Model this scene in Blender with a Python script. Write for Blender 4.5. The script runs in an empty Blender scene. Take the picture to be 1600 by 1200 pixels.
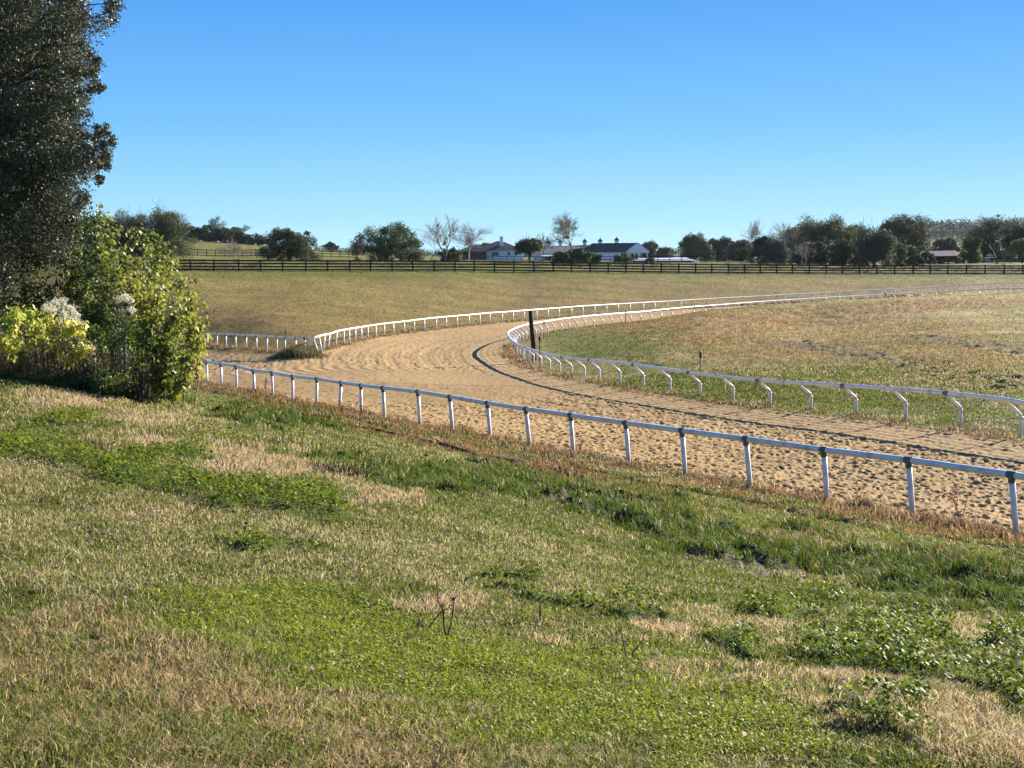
import bpy, math, random
import numpy as np
from mathutils import Vector
R = math.radians
rng = np.random.default_rng(7)
col = bpy.context.scene.collection
F = 2311.0; PIT = math.atan(200/F); CP, SP = math.cos(PIT), math.sin(PIT)
SUN_AZ, SUN_EL = 47.0, 21.5

# ------------------------------------------------------------------ helpers
def ratio(px, py):
    u = (np.asarray(px, float)-800)/F; v = (np.asarray(py, float)-600)/F
    k = CP-v*SP
    return u/k, -(SP+v*CP)/k
def P(px, py, Y):
    a, b = ratio(px, py)
    return np.array([a*Y, Y, b*Y])
def proj(X, Y, Z):
    d = np.maximum(Y*CP-Z*SP, .05)
    return 800+X/d*F, 600-(Y*SP+Z*CP)/d*F
def h2(ix, iy, seed=0):
    n = (ix.astype(np.int64)*374761393+iy.astype(np.int64)*668265263+seed*1442695041) & 0xffffffff
    n = ((n ^ (n >> 13))*1274126177) & 0xffffffff
    n = ((n ^ (n >> 16))*2246822519) & 0xffffffff
    return ((n ^ (n >> 15)) & 0xffffff)/16777216.0
def vn(x, y, seed=0):
    ix = np.floor(x); iy = np.floor(y); fx = x-ix; fy = y-iy
    fx = fx*fx*(3-2*fx); fy = fy*fy*(3-2*fy)
    a = h2(ix, iy, seed); b = h2(ix+1, iy, seed); c = h2(ix, iy+1, seed); d = h2(ix+1, iy+1, seed)
    return a+(b-a)*fx+(c-a)*fy+(a-b-c+d)*fx*fy
def fbm(x, y, o=4, seed=0):
    s = 0; a = .5; t = 0
    for k in range(o):
        s = s+a*vn(x*2**k+17.3*k, y*2**k-9.1*k, seed+k); t += a; a *= .55
    return s/t
def sstep(a, b, x):
    t = np.clip((x-a)/(b-a), 0, 1); return t*t*(3-2*t)

def mesh_np(name, V, loops, starts, mat, parent=None, colr=None, smooth=False):
    me = bpy.data.meshes.new(name)
    V = np.ascontiguousarray(V, dtype=np.float32)
    me.vertices.add(len(V)); me.vertices.foreach_set('co', V.ravel())
    me.loops.add(len(loops)); me.loops.foreach_set('vertex_index', np.ascontiguousarray(loops, dtype=np.int32))
    me.polygons.add(len(starts)); me.polygons.foreach_set('loop_start', np.ascontiguousarray(starts, dtype=np.int32))
    if smooth: me.polygons.foreach_set('use_smooth', np.ones(len(starts), dtype=bool))
    me.update(calc_edges=True)
    if colr is not None:
        a = me.color_attributes.new('Col', 'FLOAT_COLOR', 'POINT')
        c = np.ones((len(V), 4), np.float32); c[:, :3] = colr
        a.data.foreach_set('color', c.ravel())
    me.materials.append(mat)
    o = bpy.data.objects.new(name, me); col.objects.link(o)
    if parent is not None: o.parent = parent
    return o

class MB:
    def __init__(s): s.v = []; s.f = []; s.n = 0
    def add(s, v, f):
        s.v += [tuple(map(float, q)) for q in v]; s.f += [tuple(i+s.n for i in q) for q in f]; s.n += len(v)
    def box(s, x0, x1, y0, y1, z0, z1):
        s.add([(x0,y0,z0),(x1,y0,z0),(x1,y1,z0),(x0,y1,z0),(x0,y0,z1),(x1,y0,z1),(x1,y1,z1),(x0,y1,z1)],
              [(0,3,2,1),(4,5,6,7),(0,1,5,4),(1,2,6,5),(2,3,7,6),(3,0,4,7)])
    def tube(s, pts, rad, k=8):
        pts = [np.array(p, float) for p in pts]
        if not hasattr(rad, '__len__'): rad = [rad]*len(pts)
        V = []; Fc = []
        for i, p in enumerate(pts):
            t = pts[min(i+1, len(pts)-1)]-pts[max(i-1, 0)]; t /= np.linalg.norm(t)+1e-9
            up = np.array([0, 0, 1.]) if abs(t[2]) < .9 else np.array([1., 0, 0])
            a = np.cross(t, up); a /= np.linalg.norm(a); b = np.cross(a, t)
            for j in range(k):
                g = 2*math.pi*j/k; V.append(p+rad[i]*(math.cos(g)*a+math.sin(g)*b))
        for i in range(len(pts)-1):
            for j in range(k):
                Fc.append((i*k+j, i*k+(j+1) % k, (i+1)*k+(j+1) % k, (i+1)*k+j))
        Fc.append(tuple(range(k-1, -1, -1))); Fc.append(tuple((len(pts)-1)*k+j for j in range(k)))
        s.add(V, Fc)
    def bar(s, a, b, w, h):       # square-section board between two points; w horizontal thickness, h height
        a = np.array(a, float); b = np.array(b, float); t = b-a; t /= np.linalg.norm(t)
        n = np.cross(t, [0, 0, 1.]); n /= np.linalg.norm(n)+1e-9; u = np.cross(n, t)
        V = [p+n*w/2*i+u*h/2*j for p in (a, b) for i, j in ((-1,-1),(1,-1),(1,1),(-1,1))]
        s.add(V, [(0,1,2,3),(7,6,5,4),(0,4,5,1),(1,5,6,2),(2,6,7,3),(3,7,4,0)])
    def build(s, name, mat, parent=None, smooth=False, loc=None):
        me = bpy.data.meshes.new(name); me.from_pydata(s.v, [], s.f); me.update()
        if smooth:
            me.polygons.foreach_set('use_smooth', [True]*len(me.polygons))
        me.materials.append(mat)
        o = bpy.data.objects.new(name, me); col.objects.link(o)
        if parent is not None: o.parent = parent
        if loc is not None: o.location = loc
        return o
def tag(o, label=None, cat=None, group=None, kind=None):
    if label: o['label'] = label
    if cat: o['category'] = cat
    if group: o['group'] = group
    if kind: o['kind'] = kind
    return o
def empty(name, loc=(0,0,0), rz=0):
    o = bpy.data.objects.new(name, None); col.objects.link(o); o.location = [float(v) for v in loc]; o.rotation_euler = (0,0,rz)
    return o

# ------------------------------------------------------------------ materials
def newmat(name):
    m = bpy.data.materials.new(name); m.use_nodes = True
    nt = m.node_tree; nt.nodes.clear()
    o = nt.nodes.new('ShaderNodeOutputMaterial'); return m, nt, o
def N(nt, t, **kw):
    n = nt.nodes.new(t)
    for k, v in kw.items():
        if k in n.inputs: n.inputs[k].default_value = v
        else: setattr(n, k, v)
    return n
def simple(name, c, rough=.6, var=.15, scale=3.0, bump=.0, bscale=20, spec=.3, c2=None, metal=0, pos=(.35,.68)):
    m, nt, o = newmat(name); L = nt.links.new
    tc = N(nt, 'ShaderNodeTexCoord'); nz = N(nt, 'ShaderNodeTexNoise'); nz.inputs['Scale'].default_value = scale; nz.inputs['Detail'].default_value = 6
    L(tc.outputs['Object'], nz.inputs['Vector'])
    rp = N(nt, 'ShaderNodeValToRGB'); rp.color_ramp.elements[0].position = pos[0]; rp.color_ramp.elements[1].position = pos[1]
    c2 = c2 or tuple(v*(1-var*2) for v in c)
    rp.color_ramp.elements[0].color = (*c2, 1); rp.color_ramp.elements[1].color = (*c, 1)
    L(nz.outputs['Fac'], rp.inputs['Fac'])
    b = N(nt, 'ShaderNodeBsdfPrincipled'); b.inputs['Roughness'].default_value = rough; b.inputs['Specular IOR Level'].default_value = spec
    b.inputs['Metallic'].default_value = metal
    L(rp.outputs['Color'], b.inputs['Base Color'])
    if bump:
        n2 = N(nt, 'ShaderNodeTexNoise'); n2.inputs['Scale'].default_value = bscale; L(tc.outputs['Object'], n2.inputs['Vector'])
        bp = N(nt, 'ShaderNodeBump'); bp.inputs['Strength'].default_value = bump; bp.inputs['Distance'].default_value = .05
        L(n2.outputs['Fac'], bp.inputs['Height']); L(bp.outputs['Normal'], b.inputs['Normal'])
    L(b.outputs[0], o.inputs[0]); return m
def leafmat(name, rough=.5, spec=.3, trans=.4, tint=(1,1,1)):
    m, nt, o = newmat(name); L = nt.links.new
    at = N(nt, 'ShaderNodeAttribute', attribute_name='Col')
    b = N(nt, 'ShaderNodeBsdfPrincipled'); b.inputs['Roughness'].default_value = rough; b.inputs['Specular IOR Level'].default_value = spec
    t = N(nt, 'ShaderNodeBsdfTranslucent')
    g = N(nt, 'ShaderNodeMix', data_type='RGBA', blend_type='MULTIPLY'); g.inputs[0].default_value = 1
    g.inputs[7].default_value = (*tint, 1)
    L(at.outputs['Color'], g.inputs[6]); L(g.outputs[2], t.inputs['Color'])
    L(at.outputs['Color'], b.inputs['Base Color'])
    mx = N(nt, 'ShaderNodeMixShader'); mx.inputs[0].default_value = trans
    L(b.outputs[0], mx.inputs[1]); L(t.outputs[0], mx.inputs[2]); L(mx.outputs[0], o.inputs[0]); return m
def groundmat(name, rough=.9, n1=(40., .35), n2=(6., .2), bump=.5, bdist=.03, bsc=45.):
    m, nt, o = newmat(name); L = nt.links.new
    at = N(nt, 'ShaderNodeAttribute', attribute_name='Col')
    tc = N(nt, 'ShaderNodeTexCoord')
    cur = at.outputs['Color']
    for sc, am in (n1, n2):
        nz = N(nt, 'ShaderNodeTexNoise'); nz.inputs['Scale'].default_value = sc; nz.inputs['Detail'].default_value = 5; nz.inputs['Roughness'].default_value = .65
        L(tc.outputs['Object'], nz.inputs['Vector'])
        mr = N(nt, 'ShaderNodeMapRange'); mr.inputs[1].default_value = .3; mr.inputs[2].default_value = .7; mr.inputs[3].default_value = 1-am; mr.inputs[4].default_value = 1+am
        L(nz.outputs['Fac'], mr.inputs[0])
        vm = N(nt, 'ShaderNodeVectorMath', operation='SCALE'); L(cur, vm.inputs[0]); L(mr.outputs[0], vm.inputs['Scale']); cur = vm.outputs[0]
    b = N(nt, 'ShaderNodeBsdfPrincipled'); b.inputs['Roughness'].default_value = rough; b.inputs['Specular IOR Level'].default_value = .1
    L(cur, b.inputs['Base Color'])
    nb = N(nt, 'ShaderNodeTexNoise'); nb.inputs['Scale'].default_value = bsc; nb.inputs['Detail'].default_value = 4; L(tc.outputs['Object'], nb.inputs['Vector'])
    bp = N(nt, 'ShaderNodeBump'); bp.inputs['Strength'].default_value = bump; bp.inputs['Distance'].default_value = bdist
    L(nb.outputs['Fac'], bp.inputs['Height']); L(bp.outputs['Normal'], b.inputs['Normal'])
    L(b.outputs[0], o.inputs[0]); return m
M = dict(
 ground=groundmat('ground_soil_and_thatch', bump=.6, bdist=.03, bsc=30),
 track=groundmat('sandy_track', n1=(9., .16), n2=(1.3, .07), bump=.35, bdist=.012, bsc=26),
 grass=leafmat('grass_blades', .55, .2, .47), field=leafmat('field_grass_blades', .9, .03, .35), leaf=leafmat('oak_leaves', .48, .28, .2), yleaf=leafmat('yellow_green_leaves', .45, .4, .5),
 clover=leafmat('clover_leaves', .55, .16, .42), far=leafmat('far_leaves', .6, .2, .22),
 white=simple('white_pvc', (.86,.82,.74), .35, .06, 2.5, c2=(.50,.47,.40), spec=.4, pos=(.30,.46)),
 grey=simple('dark_grey_joint', (.20,.19,.17), .6, .2, 10),
 black=simple('black_fence_paint', (.012,.011,.010), .75, .25, 2, c2=(.03,.024,.02), spec=.15),
 pole=simple('weathered_dark_wood', (.035,.025,.018), .85, .3, 6, bump=.4, bscale=30),
 stake=simple('black_plastic', (.02,.02,.02), .5, .2, 5),
 bark=simple('grey_bark', (.16,.13,.10), .9, .25, 3, bump=.5),
 bare=simple('pale_bare_bark', (.33,.28,.22), .9, .2, 2), dbark=simple('dark_bark', (.07,.055,.045), .9, .2, 2),
 roof=simple('dark_shingle_roof', (.05,.048,.055), .8, .2, 1.5), groof=simple('grey_shingle_roof', (.17,.16,.15), .8, .15, 1.5),
 wroof=simple('white_metal_roof', (.8,.8,.8), .4, .05, 1), wall=simple('white_painted_wall', (.90,.89,.86), .7, .03, 1),
 ywall=simple('cream_wall', (.6,.55,.4), .7, .1, 1), glass=simple('dark_window_glass', (.015,.017,.02), .15, .1, 1, spec=.6),
 dark=simple('dark_timber', (.04,.032,.03), .8, .2, 1), red=simple('red_paint', (.22,.04,.03), .5, .1, 1),  # dark: very dark brown timber colour
 rust=simple('rusty_brown_roof', (.12,.09,.085), .7, .2, 1.2),
)

# ------------------------------------------------------------------ rails measured on the site: plan chains
def chain(pp, Y0, s, deg=4, s2=None, n2=9):
    r = ratio([p[0] for p in pp], [p[1] for p in pp])[0]
    Y = Y0; X = r[0]*Y0; out = [Y]
    for k in range(1, len(r)):
        if s2 and k > n2: s = s2
        a = 1+r[k]**2; b = -2*(r[k]*X+Y); c = X*X+Y*Y-s*s
        D = max(b*b-4*a*c, 0); Y = (-b+D**.5)/(2*a); X = r[k]*Y; out.append(Y)
    t = np.arange(len(out)); Ys = np.polyval(np.polyfit(t, out, deg), t)
    return r*Ys, Ys
A_base = [(1591,840),(1428,813.5),(1294,787),(1174,764),(1072,747),(984,730),(897,710),(829,699),(767,687.5),(708,677.5),(657,666.5),(601.5,655),(564,647),(529,643.5),(494,633),(457.5,627.5),(426.5,623),(398,616.5),(370,613.5),(346,606),(324,604),(299,595)]
A_top = [(1581,742),(1420,719),(1287.5,703),(1166,686),(1066,673),(978,661),(892,649),(822,639),(762,630),(703,620),(653,612),(598.5,606),(564,602),(533,598),(495,592),(457,588),(425,582),(396,579),(369,572),(345,568.5),(322.5,565),(298,561)]
AX, AY = chain(A_base, 25, 2.41, 2)
AZ = np.array([ratio(*p)[1] for p in A_base])*AY; t_ = np.arange(len(AZ)); pz = np.polyfit(t_, AZ, 3); AZs = np.polyval(pz, t_)
ATX = np.array([ratio(*p)[0] for p in A_top])*AY; ATZ = np.array([ratio(*p)[1] for p in A_top])*AY
dA = np.array([AX[-1]-AX[-4], AY[-1]-AY[-4]])/3; dA0 = np.array([AX[0]-AX[3], AY[0]-AY[3]])/3
A = []   # (base xyz, top xyz)
for k in (5,4,3,2,1): A.append(((AX[0]+dA0[0]*k, AY[0]+dA0[1]*k, AZs[0]+.05*k), (AX[0]+dA0[0]*k-.08, AY[0]+dA0[1]*k, AZs[0]+.05*k+1.05)))
for i in range(22): A.append(((AX[i], AY[i], AZs[i]), (ATX[i], AY[i], ATZ[i])))
for k in range(1, 16): A.append(((AX[-1]+dA[0]*k, AY[-1]+dA[1]*k, AZs[-1]-.04*k), (AX[-1]+dA[0]*k, AY[-1]+dA[1]*k, AZs[-1]-.04*k+1.03)))

Bn = [(1597,676),(1486,664),(1402,657),(1330,649.5),(1262,642.5),(1191,634),(1134,627),(1088,622),(1040,614),(1001.5,610),(970,605),(936.5,598),(913.5,593),(894,590),(873.5,586),(858,582),(844,577),(833.5,573),(825.6,570),(821,567),(817,564),(814,561)]
B1X, B1Y = chain(Bn, 43, 3.05, 3, 2.6)
Bf = [815,825.7,836,846,853,863,874,884,896.5,908,922,936.6,951,964.6,977.7,995,1009,1024.7,1041,1057.8,1076,1092,1111,1129,1146,1165.5,1185.6,1204,1223,1243,1263.5,1283,1304,1325,1344.5,1365.5,1385.6,1406.6,1430,1451,1472,1496,1518,1540,1564,1587]
B2X, B2Y = chain([(p, 540-(p-815)*.08) for p in Bf], 114, 2.41, 3)
k_ = B1Y < 93
tg = np.array([P(806, 549, 98)[:2], P(801.5, 543, 103)[:2], P(803, 540, 108)[:2]])
bx = np.concatenate([B1X[k_], tg[:, 0], B2X]); by = np.concatenate([B1Y[k_], tg[:, 1], B2Y])
# rejoin the two surveyed stretches with a smooth plan curve, then post it out
def resample(x, y, s, sm=0):
    d = np.r_[0, np.cumsum(np.hypot(np.diff(x), np.diff(y)))]
    if sm:
        px_ = np.polyfit(d, x, sm); py_ = np.polyfit(d, y, sm); g = np.linspace(0, d[-1], 400); x = np.polyval(px_, g); y = np.polyval(py_, g)
        d = np.r_[0, np.cumsum(np.hypot(np.diff(x), np.diff(y)))]
    n = int(round(d[-1]/s)); g = np.linspace(0, d[-1], n+1); return np.interp(g, d, x), np.interp(g, d, y)
BX, BY = resample(bx, by, .5, 9)
print('B tangent px', (800+(BX-.52)/BY*F).min(), 'n', len(BX))
tx = np.gradient(BX); ty = np.gradient(BY); tl = np.hypot(tx, ty); nx_, ny_ = -ty/tl, tx/tl      # left normal (towards the track)
OFF = .52
rx, ry = BX+nx_*OFF, BY+ny_*OFF
near_t = np.array([(796,525),(798,530),(801,534.5),(806,538.5),(812,541),(825,544),(836,546.5),(846,551),(860,556),(870,558.5),(889,560.5),(915,561.5),(940,564),(981,568.4),(1019,573),(1062,580),(1087,584),(1114,588.5),(1172,594),(1238,598.5),(1310,601.5),(1382,606),(1465,612.5),(1577,622),(1640,628)])
far_t = np.array([(796,519),(799,516),(806,512),(817,508.5),(827,506.5),(836,504.5),(850,503),(867,500),(888,496.5),(913,494.5),(940,491.5),(1005,487),(1040,483.4),(1064,480.5),(1102,478),(1137,475.4),(1190,471),(1237,468.4),(1277,465.8),(1325,463.2),(1360,461),(1399,458.8),(1442,457),(1490,454),(1535,451.8),(1600,449)])
rp_ = 800+rx/ry*F*1.0
it = int(np.argmin(rp_))
pyb = np.where(np.arange(len(rx)) < it, np.interp(rp_, near_t[:, 0], near_t[:, 1]), np.interp(rp_, far_t[:, 0], far_t[:, 1]))
BTZ = ratio(rp_, pyb)[1]*ry
win = np.hanning(33); win /= win.sum(); BTZ = np.convolve(np.pad(BTZ, 16, 'edge'), win, 'valid')
w2 = np.ones(31)/31; BZ = np.convolve(np.pad(BTZ-1.03, 15, 'edge'), w2, 'valid')
# extend past the right edge of the picture both ways
def ext(x, y, z, n, s, end):
    i, j = (-1, -6) if end else (0, 5)
    d = np.array([x[i]-x[j], y[i]-y[j], 0]); d /= np.linalg.norm(d)
    return [np.array([x[i], y[i], z[i]])+d*s*k for k in range(1, n+1)]

Cp = [490.6,499,508,515.6,527,537.5,546,555.6,565,575,587.5,600.6,615,632,647.5,663.4,682,697.5,714.7,733.4,750,765.6,785,802,819,839,856.6,873.7,893.4,911,929.5,948,966.5,985,1005.7,1023.5,1043,1064,1084,1104,1125.6,1145.7,1165.5,1187.4,1207.5,1227,1249,1269.6,1289,1311,1333,1355,1377.8,1398.8,1420,1444.6,1467.4,1492,1515.7,1537.5,1561,1586]
C_t = np.array([(491,528),(500,524.5),(506,523),(513.7,522.5),(525,518),(536,515.6),(555,512.5),(580,508.5),(605,505),(630,502.5),(674,497),(721,493),(765,489),(800,486.8),(827,484.6),(910,478.3),(957,475.6),(1021,472),(1075,469),(1125,465.8),(1186,463),(1225,460.5),(1290,457.6),(1330,455.2),(1381,452.6),(1442,449.5),(1495,446.5),(1547,443.4),(1600,441)])
cpy = np.interp(Cp, C_t[:, 0], C_t[:, 1])
CX, CY = chain(list(zip(Cp, cpy)), 95, 2.41, 4)
CTZ = ratio(Cp, cpy)[1]*CY; CZ = np.convolve(np.pad(CTZ-1.03, 4, 'edge'), np.ones(9)/9, 'valid')
Dp = [476,461.7,445,432.5,417,400.5,384.5,368,353,339,324,310]
D_t = np.array([(300,520.5),(324,521),(353,522),(368,522.7),(400,524.5),(432,526.3),(462,528),(491,528)])
dpy = np.interp(Dp, D_t[:, 0], D_t[:, 1]); DX, DY = chain(list(zip(Dp, dpy)), 96, 2.41, 1)
DTZ = ratio(Dp, dpy)[1]*DY; DZ = DTZ-1.03

# ------------------------------------------------------------------ terrain surface
ctl = []
fp = [151,188,225,261,298,334.5,373,407.5,441.8,478,512,546.8,579,612.8,645,678.4,711,741,772.7,803,834,864.4,893,922,950.4,978,1005,1033,1060.5,1086.8,1112,1138,1163.8,1187.7,1213.6,1238,1264.4,1290.6,1316,1343,1370,1398,1426.7,1453,1481,1510,1539,1568.9,1598,1627,1656,1685,1714]
fy = np.interp(fp, [0,261,741,1086,1316,1714], [422.5,423,423.5,427,428.3,428.5]); r_ = ratio(fp, fy)[0]
YY = np.interp(fp, [151,261,741,1086.8,1316,1598,1714], [178,187,203,221,234,238.5,240])
for k in range(0, len(fp), 2): ctl.append(tuple(P(fp[k], fy[k], YY[k])))
for i in list(range(0, 22, 2))+[21]: ctl.append((AX[i], AY[i], AZs[i]))
for i in range(0, len(BX), 9): ctl.append((BX[i], BY[i], BZ[i]))
for i in range(0, len(CX), 4): ctl.append((CX[i], CY[i], CZ[i]))
for i in range(0, 12, 3): ctl.append((DX[i], DY[i], DZ[i]))
man = [ # photo column, row, distance: lawn bank, swale
 (0,1200,5.0),(400,1200,5.1),(800,1200,5.2),(1200,1200,5.35),(1600,1200,5.6),
 (0,1100,6.2),(800,1100,6.6),(1600,1100,7.2),(400,1020,7.6),(0,1000,7.8),(800,1000,8.7),(1200,1000,9.6),(1600,1000,11),
 (0,900,9.7),(400,900,10.4),(800,900,12),(1050,900,14.5),(1300,900,17.6),(1600,900,18.6),(1600,950,14.4),
 (0,800,12),(300,800,13.2),(600,800,15.3),(800,800,18),(1000,800,22.5),(1600,862,22.4),(1350,850,21.8),(1200,820,24),(1050,780,27.2),
 (0,700,16),(200,700,17.3),(400,700,19.8),(600,700,27),(700,710,31.5),(800,728,32.5),(500,680,32),
 (0,650,19.5),(200,650,21.8),(300,650,24.5),(400,650,31),(450,650,40),(0,594,25.5),(100,610,25.5),(200,626,26),(270,625,31),(300,615,42),
 # infield
 (900,545,99),(1000,540,96),(930,520,118),(1100,545,88),(1200,590,67),(1250,560,82),(1250,520,110),(1250,492,138),(1400,620,56.5),(1550,600,56),(1550,560,72),(1550,520,100),(1550,490,130),
 (1000,508,122),(1100,486,138),(1200,475.5,150),(1300,468,158),(1450,462,163),(1600,455.5,168),(1400,540,88),(1400,500,124),
 # outer field and boundary fence
 (400,500,126),(400,470,150),(400,443,174),(250,470,150),(500,480,142),(600,450,176),(800,470,176),(800,446,194),(1200,447,208),(1400,444,212),(1500,438,215),(1000,455,195),
 (300,404,262),(500,407,262),(750,410,262),(1000,414,262),(1300,417,262),(1600,417,262),
 (240,374,430),(330,378,430),(410,384,430),(480,391,440),(545,396,450),(330,399,320),(430,400,320),(650,403,450),(800,406,450),(1000,408,450),(1250,408,450),(1550,410,400),
]
for m_ in man: ctl.append(tuple(P(*m_)))
for x_, y_, z_ in [(-13,40,-3.6),(-20,46,-4.4),(-22,30,-2.4),(-30,70,-6),(-34,100,-6.8),(-40,150,-6),(-60,190,-2),(-150,260,0),(-160,430,6),(-300,900,6),(0,900,-1),(300,900,2),(-900,2500,0),(0,2500,-2),(900,2500,4),(-3500,9000,0),(0,9000,0),(3500,9000,0),
   (14,22,-4.6),(20,30,-4.9),(26,42,-5.1),(40,60,-5),(60,100,-5),(85,150,-4.6),(95,200,-3.8),(120,240,-2.8),(200,400,-1),(8,11,-3.3),(5,6,-2.2),(-5,6,-1.7),(-8,12,-1.9),(-2,4,-1.66),(2,4,-1.7),
   (440,1500,19),(300,1500,8),(560,1500,21),(700,1500,16),(0,1500,-1)]: ctl.append((x_, y_, z_))
ctl = np.array(ctl, float)
def warp(X, Y):
    Yc = np.maximum(Y, 4.0); u = np.clip(X/Yc, -.75, .75)
    return u*5.0, np.log(Yc)*1.6
cu, cv = warp(ctl[:, 0], ctl[:, 1])
def tps(r2): return .5*r2*np.log(r2+1e-9)
n_ = len(ctl); K = tps((cu[:, None]-cu)**2+(cv[:, None]-cv)**2)+np.eye(n_)*.0015
Pm = np.c_[np.ones(n_), cu, cv]; Mx = np.block([[K, Pm], [Pm.T, np.zeros((3, 3))]])
Dist = np.maximum(ctl[:, 1], 4)
sol = np.linalg.solve(Mx, np.r_[ctl[:, 2]/1.0, 0, 0, 0])
GU = np.linspace(-3.75, 3.75, 451); GV = np.linspace(math.log(4)*1.6, math.log(12000)*1.6, 700)
gu, gv = np.meshgrid(GU, GV)
GZ = sol[n_]+sol[n_+1]*gu+sol[n_+2]*gv
for i in range(n_): GZ += sol[i]*tps((gu-cu[i])**2+(gv-cv[i])**2)
def base_z(X, Y):
    u, v = warp(np.asarray(X, float), np.asarray(Y, float))
    fu = np.clip((u-GU[0])/(GU[1]-GU[0]), 0, len(GU)-1.001); fv = np.clip((v-GV[0])/(GV[1]-GV[0]), 0, len(GV)-1.001)
    i = fu.astype(int); j = fv.astype(int); a = fu-i; b = fv-j
    return GZ[j, i]*(1-a)*(1-b)+GZ[j, i+1]*a*(1-b)+GZ[j+1, i]*(1-a)*b+GZ[j+1, i+1]*a*b
def ray(px, py, y0=4.5, y1=600):
    """ground point seen at a place of the photograph"""
    a, b = ratio(px, py); ys = np.geomspace(y0, y1, 3000); g = base_z(a*ys, ys)-b*ys
    k = np.argmax(g > 0); y = ys[k]; return np.array([a*y, y, base_z(a*y, y)])
def zg(x, y): return float(base_z(np.array([x]), np.array([y]))[0])

# track outline
Bext0 = ext(BX, BY, BZ, 8, 3.05, False); Bext1 = ext(BX, BY, BZ, 14, 2.41, True)
inner = [(p[0]+nx_[0]*.9, p[1]+ny_[0]*.9) for p in Bext0[::-1]]+list(zip(BX+nx_*.95, BY+ny_*.95))[::3]+[(p[0]+nx_[-1]*.9, p[1]+ny_[-1]*.9) for p in Bext1]
Cext = ext(CX, CY, CZ, 16, 2.41, True)
ctx = np.gradient(CX); cty = np.gradient(CY); cl = np.hypot(ctx, cty)
outer = list(zip(CX+cty/cl*.25, CY-ctx/cl*.25))+[(p[0]+.1, p[1]-.2) for p in Cext]
dD = np.array([DX[-1]-DX[-4], DY[-1]-DY[-4]])/3
Dn = np.array([-dD[1], dD[0]])/np.linalg.norm(dD)      # points to the chute side
if Dn[0] > 0: Dn = -Dn
Dline = [(DX[i]+Dn[0]*1.1, DY[i]+Dn[1]*1.1) for i in range(12)]+[(DX[-1]+dD[0]*k+Dn[0]*1.1, DY[-1]+dD[1]*k+Dn[1]*1.1) for k in range(1, 12)]
An = np.array([.88, .47])
Aline = [(b[0]+An[0]*.35, b[1]+An[1]*.35) for b, t in A]
poly = np.array(inner+outer[::-1]+Dline+Aline[::-1])
def inside(X, Y):
    r = np.zeros(X.shape, bool); x0, y0 = poly[-1]
    for x1, y1 in poly:
        c = ((y1 > Y) != (y0 > Y)); 
        xx = (x0-x1)*(Y-y1)/(y0-y1+1e-12)+x1
        r ^= c & (X < xx); x0, y0 = x1, y1
    return r
def pdist(X, Y, line, step=1):
    line = np.asarray(line)[::step]; d = np.full(X.shape, 1e9)
    for (x0, y0), (x1, y1) in zip(line[:-1], line[1:]):
        dx, dy = x1-x0, y1-y0; t = np.clip(((X-x0)*dx+(Y-y0)*dy)/(dx*dx+dy*dy+1e-12), 0, 1)
        d = np.minimum(d, np.hypot(X-x0-t*dx, Y-y0-t*dy))
    return d

# ---- where things grow: patches given as spots of the photographed ground
def spots(px, py, L, soft=.35):
    m = np.zeros(px.shape)
    for q in L:
        cx, cy, ax, ay = q[:4]; an = R(q[4]) if len(q) > 4 else 0; k = q[5] if len(q) > 5 else 1
        dx, dy = px-cx, py-cy; c, s = math.cos(an), math.sin(an)
        # stretch rotation in flattened ground coordinates
        dy2 = dy-dx*math.tan(an)
        m = np.maximum(m, k*(1-sstep(1-soft, 1+soft, np.sqrt((dx/ax)**2+(dy2/ay)**2))))
    return m
LUSH = [(60,700,120,20,8,.9),(200,738,130,18,10,.9),(400,775,150,14,3),(270,715,60,16,0),(340,765,70,24,5),(430,845,60,15,8),(500,857,45,9,8),(160,665,60,9,5,.8),(330,680,60,8,5,.8),
 (810,905,28,10,0),(870,942,30,12,10),(965,958,90,15,12),(1160,950,42,16,0),(1260,940,45,13,0),(1370,1000,72,28,15),(1470,1055,105,25,18),(1580,1095,70,20,20),(1565,1000,50,20,10),(1590,1045,30,15,0),(1375,1132,75,18,15),(1180,1022,55,13,10),(1050,930,25,7,0,.7),(75,655,40,7,0,.8),(240,640,50,7,5,.7)]
LIME = [(640,1015,390,60,6),(480,955,240,28,6),(900,1085,330,55,6),(1100,1130,170,45,5),(700,1150,250,30,0,.7),(1150,800,110,10,8,1),(1450,850,130,12,6,1),(1250,815,70,8,5,.9),(940,760,60,10,0,.8)]
STRAW = [(300,690,170,22,8),(430,722,150,24,8),(200,640,150,13,6),(585,772,60,10,8),(650,942,80,15,5),(1000,1003,70,14,10),(1250,1085,190,26,8),(1450,1135,180,34,10),(1560,1185,110,40,8),(1120,1055,110,14,10),(1220,985,80,12,4),(1440,985,50,12,4,.7),(760,915,60,10,8,.6),(470,650,60,8,5,.5),(1100,960,60,8,0,.5)]
BROWN = [(1050,790,90,12,10,.9),(1300,835,120,12,8,.9),(1480,880,120,10,6,.8),(850,745,80,10,8,.8),(1560,835,60,8,6),(180,1130,420,95,0),(60,1010,200,50,0,.8),(480,1180,320,45,0),(900,1195,220,20,0,.5),(330,1050,160,35,3,.6),(1280,880,30,6,0,.5)]
PALE = [(200,880,320,60,2),(100,830,200,30,0),(700,860,260,50,6),(500,830,200,30,4,.6),(950,900,200,35,8,.7),(1450,1000,200,40,5,.5)]
SWALE = [(880,768,200,22,9),(1080,820,220,28,9),(1290,872,250,32,7),(1490,905,220,38,4),(640,742,150,22,9),(1580,940,110,26,4),(450,650,100,14,6),(420,700,60,9,6,.6)]
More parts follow.
